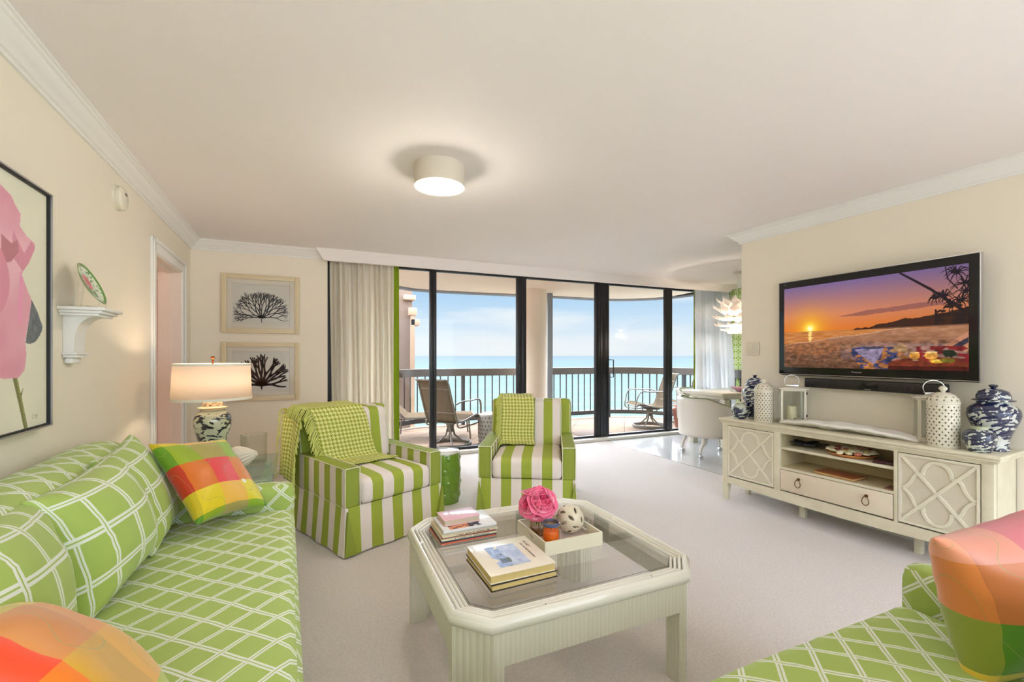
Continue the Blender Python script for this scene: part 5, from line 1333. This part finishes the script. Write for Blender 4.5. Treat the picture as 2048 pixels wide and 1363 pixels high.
def sfn(u,v): 
    a=2*PI*u; r=.030*math.sin(PI*v*.5)*(1+.07*math.cos(9*a)); return (r*math.cos(a),r*math.sin(a)*.8,.018*math.cos(PI*v*.5)+.0012*math.cos(9*a)*v)
mb.grid(sfn,36,6,closeu=True); me=[]
base_me=finish(mb,'seashell',sm[0],80)
mes=[base_me]+[base_me.copy() for _ in sm[1:]]
for i,q in enumerate(mes): q.materials.clear(); q.materials.append(sm[i])
k=0; kx=onc(.935,.165,SH1)
for ring,(n_,rr) in enumerate(((16,.128),(11,.085),(6,.045),(1,0))):
    for j in range(n_):
        a=2*PI*j/n_+ring*.3; o=bpy.data.objects.new('seashell',mes[rs.randrange(7) if ring else rs.choice((0,1,6,0,2))]); S.collection.objects.link(o)
        o.location=kx+Vector((rr*math.cos(a),rr*math.sin(a),.020+(.012 if ring==0 else .006+rs.uniform(0,.008)))); o.rotation_euler=(rs.uniform(-.35,.35),rs.uniform(-.35,.35),rs.uniform(0,6)); sc=.85 if ring==0 else 1.1; o.scale=(sc,sc,sc)
        tag(o,'small seashell heaped in the round terracotta tray on the upper console shelf','shell','seashells in the terracotta tray'); k+=1
wl=thing('dark_leather_box','small dark maroon box lying beside the shell tray on the upper console shelf','box',onc(1.165,.095,SH1),RC+.25)
mb=MB(); mb.box(-.065,.065,-.035,.035,0,.016,bev=.004); mb.box(-.063,.063,-.033,.033,.0162,.022,bev=.003); obj('case',mb,M('maroon_leather',rgb(64,24,30),.35),wl)
al=book('leather_album','brown leather photo album on the lower console shelf',onc(.875,.14,SH0),RC-.05,.26,.17,.018,M('brown_leather',rgb(150,84,52),.4,bump=(60,.2,.001)),M('album_pages',rgb(206,170,110),.7),'right',None,.0025,True,'album')
al.location=onc(.875,.14,SH0); al.rotation_euler=(0,0,RC-.05)
for i in range(2):
    pc=thing('paper_slip','thin folded paper slip at the right end of the lower console shelf, %s'%('lower one' if i==0 else 'upper one'),'paper',onc(1.195,.105,SH0+.0005+i*.004),RC+.1*i)
    mb=MB(); mb.box(-.026,.026,-.05,.05,0,.003,bev=.0005); obj('sheet',mb,M('buff_paper_%d'%i,rgb(170-40*i,120-30*i,90-20*i),.7),pc)

# ================================================================== TELEVISION
RT=R(-90); tv=thing('television','large flat black television showing a beach sunset, on the right-hand wall','television',(3.58,1.893,1.100),RT)
TWd=1.24; THt=.763
mb=MB(); mb.box(-TWd/2,TWd/2,0,.035,0,THt,bev=.006,seg=3); mb.box(-.35,.35,.035,.055,.2,.6); obj('body',mb,BLACK,tv)
mb=MB(); mb.box(-TWd/2-.002,TWd/2+.002,.003,.012,-.004,.000); mb.box(-TWd/2-.004,-TWd/2,.003,.02,-.004,THt+.003); mb.box(TWd/2,TWd/2+.006,.003,.03,-.004,THt+.003); mb.box(-TWd/2,TWd/2+.004,.003,.02,THt,THt+.003); mb.box(-TWd/2+.02,TWd/2-.005,.001,.02,-.010,-.004,mi=1); obj('silver_trim',mb,[SILVER,BLACK],tv)
# the picture on the screen
nw,nh=420,240; sw,sh_=1.147,.652
X,Yy=np.meshgrid(np.linspace(0,1,nw),np.linspace(0,1,nh))
def lerp(a,b,t): return np.array(a)*(1-t[...,None])+np.array(b)*t[...,None]
# the picture's horizon sits at y=.44; coordinates as seen: x right, y up
hor=.44
t=np.clip((Yy-hor)/(1-hor),0,1)
img=np.where((t<.35)[...,None],lerp((214,112,40),(206,128,92),np.clip(t/.35,0,1)),lerp((206,128,92),(118,96,142),np.clip((t-.35)/.65,0,1)))
img=img*(1-.12*np.clip(X-.4,0,1))[...,None]
r=np.hypot((X-.185)*1.76,(Yy-.475)); 
gl=np.exp(-(r/.17)**1.5)[...,None]; img=img*(1-gl)+np.array((244,176,30))*gl
gl=np.exp(-(r/.07)**2)[...,None]; img=img*(1-gl)+np.array((255,236,90))*gl
gl=np.exp(-(r/.028)**2)[...,None]; img=img*(1-gl)+np.array((255,255,225))*gl
cl_=(np.abs(Yy-(.60+.12*(X-.4)))<.018*np.clip((X-.36)*6,0,1)*(1+.8*vnoise(X,Yy*3,14,2)))&(X>.37)&(X<.9); img[cl_]=img[cl_]*.45+np.array((110,66,74))*.55
# sea and wet sand
shore=.27+.155*np.clip(X/.72,0,1)**.9+.006*np.sin(X*22)
sea_=(Yy<hor-.0)&(Yy>=shore)
sv=vnoise(X*2,Yy*12,10,3); img[sea_]=(np.array((190,120,62))+(sv[...,None]-.5)*70)[sea_]
gs=sea_&(np.abs(X-.185)<.006+.03*(sv-.42)); img[gs]=(250,210,120)
foam=np.abs(Yy-shore)<.006; foam&=X<.75; img[foam]=(206,160,130)
sand=(Yy<shore); sn=vnoise(X*1.2,Yy*2.4,26,4,4); img[sand]=(lerp((104,70,50),(164,114,84),np.clip(Yy/.4,0,1))+(sn[...,None]-.5)*52)[sand]
w2=sand&(np.hypot((X-.19)*1.1,(Yy-.25)*2)<.2); img[w2]=img[w2]*.8+np.array((230,130,60))*.2
# far tree line, palm and lounger
hl=.445+.012*np.clip((X-.46)*30,0,1)+.125*np.clip((X-.54)/.46,0,1)**.8+.035*(vnoise(X,X*0,22,6)-.5); trees=(X>.46)&(Yy<hl)&(Yy>hor-.005+.0*X); img[trees]=(58,32,22)
b2=(X>.56)&(Yy<=hor)&(Yy>hor-.012); img[b2]=(120,82,60)
def stroke(pts,w0,w1,col):
    n=len(pts)-1
    for i in range(n):
        (x0,y0),(x1,y1)=pts[i],pts[i+1]; dx,dy=x1-x0,y1-y0; L2=dx*dx+(dy/1.76)**2+1e-9
        tt=np.clip(((X-x0)*dx+((Yy-y0)*dy)/(1.76**2))/L2,0,1); d=np.hypot((X-x0-dx*tt)*1.76,(Yy-y0-dy*tt)); wv_=w0+(w1-w0)*(i+tt)/n
        img[d<wv_]=col
D_K=(26,18,26)
stroke([(.70,1.0),(.76,.915),(.84,.80),(.90,.70),(.96,.60),(1.0,.52)],.009,.017,D_K)
stroke([(.905,1.0),(.915,.88),(.955,.78)],.004,.006,D_K)
rs=random.Random(8)
for (cx,cy,s_,n_) in ((.95,.93,.07,13),(.985,.82,.07,10),(.90,.72,.05,12),(.86,.70,.04,10),(.97,.66,.06,14),(.99,.74,.06,10),(.93,.62,.05,10)):
    for k in range(n_):
        a=2*PI*k/n_+rs.uniform(-.2,.2); l=s_*rs.uniform(.6,1.1); mx2=cx+l*.55*math.cos(a); my2=cy+l*.7*math.sin(a)*1.2+.02; stroke([(cx,cy),(mx2,my2),(cx+l*math.cos(a),cy+l*1.3*math.sin(a)-.02)],.007,.002,D_K)
jg=(X>.86)&(Yy>.44)&(Yy<.60+.5*(X-.86))&(vnoise(X,Yy,26,7)>.42); img[jg]=(38,24,24)
def poly_(p,c): 
    q=inpoly(X,Yy,p); img[q]=c; return q
poly_([(.38,.20),(.52,.285),(.88,.265),(1,.27),(1,.06),(.66,.06),(.56,.10),(.385,.105)],(150,112,100))
poly_([(.38,.20),(.385,.105),(.47,.10),(.66,.06),(.66,.15),(.5,.185)],(132,98,88))
poly_([(.90,.245),(1,.37),(1,.18)],(190,130,100)); poly_([(.93,.23),(1,.32),(1,.27),(.96,.22)],(60,56,70))
pn=vnoise(X,Yy,34,12); q=poly_([(.43,.215),(.50,.245),(.66,.235),(.74,.19),(.66,.10),(.66,.0),(.50,.0),(.47,.09)],(70,70,110)); 
img[q&(pn>.55)]=(176,110,60); img[q&(pn<.34)]=(40,50,84)
poly_([(.46,.215),(.62,.225),(.60,.13),(.57,.055),(.53,.10)],(146,130,158)); poly_([(.52,.24),(.60,.245),(.63,.225),(.53,.215)],(70,74,96))
for (cx,cy,rx,ry,c) in ((.70,.195,.055,.018,(150,112,76)),(.705,.225,.034,.038,(176,138,96))): img[(((X-cx)/rx)**2+((Yy-cy)/ry)**2)<1]=c
img[((((X-.86)/.22)**2+((Yy-.055)/.075)**2)<1)]=(120,50,30); img[((((X-.86)/.22)**2+((Yy-.02)/.075)**2)<1)&(Yy<.04)]=(74,22,14)
fl=(X>.78)&(Yy>.08)&(Yy<.235)&(vnoise(X,Yy,28,15)>.5); img[fl]=(128,34,36); fl=(X>.86)&(Yy>.10)&(Yy<.2)&(vnoise(X,Yy,22,17)>.6); img[fl]=(34,44,30)
for (cx,cy,rx,ry,c) in ((.77,.145,.025,.036,(222,150,60)),(.77,.175,.024,.008,(240,196,120)),(.845,.145,.030,.038,(226,160,70)),(.845,.178,.026,.008,(244,206,140)),(.775,.10,.014,.008,(190,150,110)),(.845,.095,.014,.006,(180,110,70)),(.87,.09,.030,.020,(226,166,40)),(.87,.094,.022,.011,(246,206,90)),(.915,.10,.032,.022,(120,110,30)),(.72,.13,.020,.016,(156,96,40))): img[(((X-cx)/rx)**2+((Yy-cy)/ry)**2)<1]=c
lo_=(Yy<.3)[...,None]&np.ones(3,bool); gn=vnoise(X,Yy*.8,60,77,2)[...,None]; img=np.where(lo_,img*(.62+.6*gn),img)
colorgrid('screen',np.clip(img,0,255),sw,sh_,attr_mat('lit_screen',.35),tv,((-.0),-.0012,.056+sh_/2),(R(90),0,0))
text('brand_lettering','Panasonic',.017,SILVER,tv,(-.03,-.0015,.030),(R(90),0,0),.0004)
text('model_lettering','VIERA',.008,SILVER,tv,(-TWd/2+.055,-.0015,THt-.022),(R(90),0,0),.0003)
sb=thing('soundbar','slim black soundbar mounted under the television','soundbar',(3.585,1.865,.998),RT)
mb=MB(); mb.box(-.44,.44,0,.045,0,.073,bev=.008,seg=3); obj('body',mb,M('black_speaker_cabinet',rgb(26,20,18),.35),sb)
mb=MB()
for x in (-.335,-.275,.245,.335): 
    mb.tube([(x+.024*math.cos(a),-.0005,.036+.024*math.sin(a)) for a in np.linspace(0,2*PI,28)[:-1]],.0012,seg=5,closed=True)
obj('driver_ring',mb,M('dark_grille_ring',rgb(60,52,48),.4),sb)
mb=MB(); mb.box(-.05,.07,-.003,.0,.012,.062,bev=.001); obj('display_window',mb,BLACK,sb)
mb=MB(); mb.box(-.01,.03,-.0036,-.003,.008,.011); obj('badge',mb,SILVER,sb)
# light switch
ls=thing('light_switch','double rocker light switch at the end of the television wall','light switch',(3.622,2.787,1.255),R(-90)+AR)
mb=MB(); mb.box(-.058,.058,-.006,0,0,.118,bev=.003); obj('cover_plate',mb,M('switch_plate_ivory',rgb(226,214,196),.35),ls)
for s_ in (-1,1):
    mb=MB(); mb.box(s_*.024-.016,s_*.024+.016,-.010,-.005,.026,.092,bev=.003); obj('rocker',mb,IVORY,ls)

# ================================================================== DINING CORNER
DW=M('white_leather',rgb(226,220,210),.4); DG=M('green_piping',rgb(120,140,64),.5)
dt=thing('dining_table','white rectangular dining table at the right end of the windows','table',(5.65,4.52,0))
mb=MB(); mb.box(-.82,.82,-.36,.36,.71,.755,bev=.012,seg=3); obj('tabletop',mb,LACQ,dt)
mb=MB(); mb.box(-.72,.72,-.29,.29,.66,.71); obj('apron',mb,LACQ,dt)
for a in (-1,1):
    for b in (-1,1): mb=MB(); mb.box(a*.68-.045,a*.68+.045,b*.27-.045,b*.27+.045,0,.66,bev=.004); obj('leg',mb,LACQ,dt)
def tubchair():
    t=thing('barrel_dining_chair','','chair',(0,0,0),0,'white barrel dining chairs on casters')
    W_=.31; HB=.73
    # shell: opening faces +X; the back wraps from the right arm round to the left arm
    def fn(u,v):
        a=R(-128)+R(256)*u; k=abs(u-.5)*2; top=HB-.17*max(0,(k-.42)/.58)**1.1-.0
        rx,ry=.33,.31; ta=1+.06*(v)
        x=-rx*math.cos(a)*ta; y=ry*math.sin(a)*ta if abs(a)<PI/2 else (ry*ta*(1 if a>0 else -1))
        z=.27+(top-.27)*v; return (x,y,z)
    mb=MB(); mb.grid(fn,48,10); o=obj('shell',mb,DW,t,smooth=80); m=o.modifiers.new('t','SOLIDIFY'); m.thickness=.05; m.offset=-1
    mb=MB(); mb.tube([Vector(fn(i/48,1))+Vector((0,0,.004)) for i in range(49)],.0055,seg=6); e=fn(0,1); e2=fn(1,1)
    mb.tube([e,(e[0]+.0,e[1],.30)],.0045,seg=6); mb.tube([e2,(e2[0],e2[1],.30)],.0045,seg=6); mb.tube([Vector(fn(i/48,0)) for i in range(49)],.0045,seg=6)
    obj('piping',mb,DG,t,label='olive green piping')
    mb=MB(); mb.cushion(.04,0,.34,.48,.50,.17,.05,12,12,4,puff=.015); obj('seat_cushion',mb,DW,t,smooth=80)
    for a in (-1,1):
        for b in (-1,1):
            mb=MB(); x,y=a*.21,b*.21; q=a*.045
            mb.tube([(x,y,.29),(x+q*.2,y,.2),(x+q,y,.12),(x+q*1.1,y,.075)],[.026,.022,.016,.012],seg=10); lg=obj('leg',mb,DW,t,smooth=60)
            mb=MB(); cx=x+q*1.1+.012; mb.cyl((cx-.004,y-.012,.026),(cx-.004,y+.012,.026),.026,seg=18); mb.cyl((x+q*1.1,y,.045),(x+q*1.1,y,.08),.009); obj('caster',mb,CHROME,lg,label='chrome caster')
    return t
d1=tubchair(); d1.location=(4.50,4.06,0); d1.rotation_euler=(0,0,R(-16)); d1['label']='white barrel dining chair on casters at the near left corner of the dining table'
d2=copytree(d1); d2.rotation_euler=(0,0,R(-90)); d2['label']='white barrel dining chair on the window side of the dining table, mostly hidden'
d2.location=(5.46,5.08,0)
d3=copytree(d1); d3.location=(5.9,3.98,0); d3.rotation_euler=(0,0,R(90)); d3['label']='white barrel dining chair on the near side of the table, mostly behind the wall end'
bw_=thing('mauve_bowl','mauve pink bowl on the dining table','bowl',(5.30,4.27,.7555))
mb=MB(); mb.lathe([(.0001,0),(.04,0),(.05,.006),(.085,.03),(.125,.058),(.13,.064),(.118,.060),(.075,.034),(.035,.012),(.0001,.01)],seg=40,cap=False); obj('bowl_body',mb,M('mauve_glaze',rgb(188,140,166),.3,coat=.3),bw_)
outlet((6.498,4.55,.50),R(-90),'ivory wall outlet low on the green papered wall beyond the dining table')
# lotus pendant
pd=thing('lotus_pendant_lamp','white petal-layered pendant lamp over the dining table, cut by the wall edge','pendant lamp',(5.18,4.22,1.74))
mb=MB(); mb.cyl((0,0,.10),(0,0,CZ-1.74-.03),.003); mb.cyl((0,0,CZ-1.74-.035),(0,0,CZ-1.74),.055,seg=28); obj('cord_and_canopy',mb,LACQ,pd)
PET=translucent('white_lamp_petal',rgb(252,246,240),.4)
for li_,(n_,rr,z0,tl,ln) in enumerate(((9,.05,.13,.9,.16),(11,.13,.12,1.15,.20),(12,.19,.06,1.35,.18),(12,.20,.0,1.75,.17),(11,.17,-.06,2.1,.16),(9,.11,-.10,2.4,.14),(6,.05,-.13,2.7,.11))):
    mb=MB()
    for k in range(n_):
        a0=2*PI*(k+.5*(li_%2))/n_; ww=.105
        def f(u,v,a0=a0):
            uu=(u-.5)*2; w_=ww*(math.sin(PI*min(1,.18+v*.80)))**.7*(1-.15*v); th=tl-.55*v  # curls outward then up
            rad=rr*.55+ln*(v*math.sin(tl-.3*v)+.25*v*v); z=z0+ln*(v*math.cos(tl-.3*v))+.05*v*v-.03*uu*uu*v
            return (rad*math.cos(a0)-uu*w_*math.sin(a0)-.35*w_*uu*uu*math.cos(a0),rad*math.sin(a0)+uu*w_*math.cos(a0)-.35*w_*uu*uu*math.sin(a0),z)
        mb.grid(f,6,6)
    o=obj('petal_ring',mb,PET,pd,smooth=80)
mb=MB(); mb.lathe([(.0001,-.04),(.03,-.03),(.04,0),(.03,.03),(.0001,.04)],seg=20); obj('bulb',mb,M('pendant_bulb_glass',rgb(255,240,220),.3,emit=(1,.85,.7,1),estr=3),pd)
lamp('pendant_light',(5.18,4.22,1.67),8,(1,.86,.72),.02)

# ================================================================== BALCONY FURNITURE
TAUP=M('taupe_metal_frame',rgb(118,108,96),.45); SLING=translucent('woven_sling_fabric',rgb(122,106,88),.25)
BZ=-.03
def rocker(label,loc,rz,first=True):
    """front faces -Y locally"""
    t=thing('swivel_patio_chair',label,'patio chair',loc,rz,'sling swivel patio chairs on the balcony')
    mb=MB(); mb.tube([(.29*math.cos(a),.29*math.sin(a),.03) for a in np.linspace(0,2*PI,41)[:-1]],.02,seg=8,closed=True,flat=(.014,.03)); mb.lathe([(.035,.20),(.04,.24),(.07,.34),(.0001,.345)],seg=20)
    for k in range(4):
        a=PI/4+k*PI/2; mb.tube([(.28*math.cos(a),.28*math.sin(a),.035),(.16*math.cos(a),.16*math.sin(a),.07),(.06*math.cos(a),.06*math.sin(a),.16),(.035*math.cos(a),.035*math.sin(a),.27)],.014,seg=8)
    obj('swivel_base',mb,TAUP,t)
    mb=MB(); mb.box(-.16,.16,-.11,.12,.33,.345); 
    for x in (-.14,.14): mb.tube([(x,.12,.345),(x,.06,.36),(x,-.08,.36),(x,-.14,.375)],.010,seg=6)
    mb.tube([(-.27,.02,.375),(.27,.02,.375)],.012,seg=6); obj('rocker_plate',mb,TAUP,t)
    prof_=[(-.33,.395),(-.30,.425),(-.22,.43),(-.02,.385),(.14,.375),(.20,.42),(.26,.58),(.33,.78),(.37,.90),(.40,.945),(.43,.955)]
    P3=[Vector((0,a,b)) for a,b in prof_]; pr2=catmull(P3,5)
    mb=MB()
    for x in (-.27,.27): mb.tube([p+Vector((x*(1-.06*(i/len(pr2))**2),0,0)) for i,p in enumerate(pr2)],.014,seg=8)
    mb.tube([(-.26,-.33,.395),(.26,-.33,.395)],.012,seg=6); mb.tube([(-.25,.43,.955),(.25,.43,.955)],.012,seg=6); mb.tube([(-.27,.235,.50),(.27,.235,.50)],.007,seg=6); mb.tube([(-.265,.345,.83),(.265,.345,.83)],.007,seg=6)
    obj('frame',mb,TAUP,t)
    mb=MB(); n=len(pr2)-1
    def sl(u,v):
        i=min(int(v*n),n-1); f=v*n-i; p=pr2[i].lerp(pr2[i+1],f); return ((u-.5)*.52,p.y-.004,p.z+.004-.012*(1-(2*u-1)**2))
    mb.grid(sl,8,40); o=obj('sling',mb,SLING,t,smooth=80); m=o.modifiers.new('t','SOLIDIFY'); m.thickness=.004
    for x in (-.30,.30):
        mb=MB(); mb.tube(catmull([Vector(p) for p in ((x*.95,.24,.62),(x*1.02,.12,.655),(x*1.05,-.08,.655),(x*1.04,-.25,.66),(x*1.03,-.31,.60),(x*.98,-.34,.50),(x*.93,-.36,.42),(x*.92,-.33,.33),(x*.92,-.05,.30),(x*.92,.16,.30),(x*.92,.20,.38))],5),.013,seg=7,flat=(.016,.010)); obj('arm',mb,TAUP,t,smooth=60)
    return t
r1=rocker('sling swivel patio chair facing the sea, seen from behind through the left pane',(1.70,6.08,BZ),R(126))
r2=copytree(r1); r2.location=(5.43,6.24,BZ); r2.rotation_euler=(0,0,R(250)); r2['label']='sling swivel patio chair facing left, nearest the right-hand sliding door'
r3=copytree(r1); r3.location=(6.46,6.36,BZ); r3.rotation_euler=(0,0,R(262)); r3['label']='sling swivel patio chair farthest right, partly behind the curtain'
ch=thing('chaise_lounge','low sling chaise lounge with a raised back, at the left end of the balcony','lounger',(1.35,6.98,BZ),R(-14))
mb=MB()
for y in (-.3,.3):
    mb.tube([(-.95,y,.06),(-.55,y,.20),(-.2,y,.33),(.95,y,.34)],.016,seg=8); mb.tube([(-.1,y,.33),(-.30,y,.52),(-.60,y,.80)],.016,seg=8)
    mb.tube([(.85,y,.34),(.88,y,.0)],.014,seg=8); mb.tube([(-.2,y,.33),(-.22,y,.0)],.014,seg=8); mb.tube([(-.42,y*.9,.62),(-.44,y*.9,.24)],.008,seg=6)
mb.tube([(-.6,-.3,.8),(-.6,.3,.8)],.014,seg=8); mb.tube([(.95,-.3,.34),(.95,.3,.34)],.014,seg=8); mb.tube([(-.95,-.3,.06),(-.95,.3,.06)],.014,seg=8)
obj('frame',mb,TAUP,ch)
mb=MB(); mb.box(-.1,.94,-.28,.28,.345,.350)
V=[mb.bm.verts.new(p) for p in ((-.1,-.28,.345),(-.1,.28,.345),(-.59,.28,.80),(-.59,-.28,.80))]; mb.bm.faces.new(V); obj('sling',mb,SLING,ch)
pt=thing('flower_pot','terracotta flower pot standing on the balcony behind the dining chair','pot',(5.86,5.93,BZ))
mb=MB(); mb.lathe([(.085,0),(.09,.01),(.135,.28),(.15,.285),(.155,.34),(.14,.34),(.125,.29),(.0001,.285)],seg=32); obj('pot_body',mb,M('terracotta_pot',rgb(176,112,92),.8),pt)
mb=MB(); rs=random.Random(2)
for k in range(40):
    a=rs.uniform(0,6.28); l=rs.uniform(.05,.13); mb.tube([(0.03*math.cos(a),.03*math.sin(a),.28),(l*.6*math.cos(a),l*.6*math.sin(a),.36),(l*math.cos(a),l*math.sin(a),.37+rs.uniform(0,.05))],.006,seg=4)
obj('pink_blooms',mb,M('coral_pink_flower',rgb(232,150,130),.6),pt)
mt=thing('round_disc','round dark brown disc on the balcony tiles behind the door post','mat',(4.12,6.1,BZ))
mb=MB(); mb.lathe([(.33,0),(.335,.004),(.32,.010),(.0001,.010)],seg=40); obj('disc_slab',mb,M('dark_brown_disc',rgb(96,74,62),.9),mt)  # thin dark brown disc lying flat on the deck tiles
# a bed glimpsed through the bedroom door
bed=thing('bed','bed with a green blanket and pink pillow glimpsed through the doorway','bed',(-3.1,5.9,0))
mb=MB(); mb.box(-.9,.9,-1.3,1.0,0,.50,bev=.05,seg=3); obj('mattress',mb,M('pink_bed_cover',rgb(232,150,150),.8),bed)
mb=MB(); mb.box(-.92,.92,-1.32,.2,.50,.60,bev=.04,seg=3); obj('blanket',mb,M('olive_green_blanket',rgb(110,120,44),.85),bed)
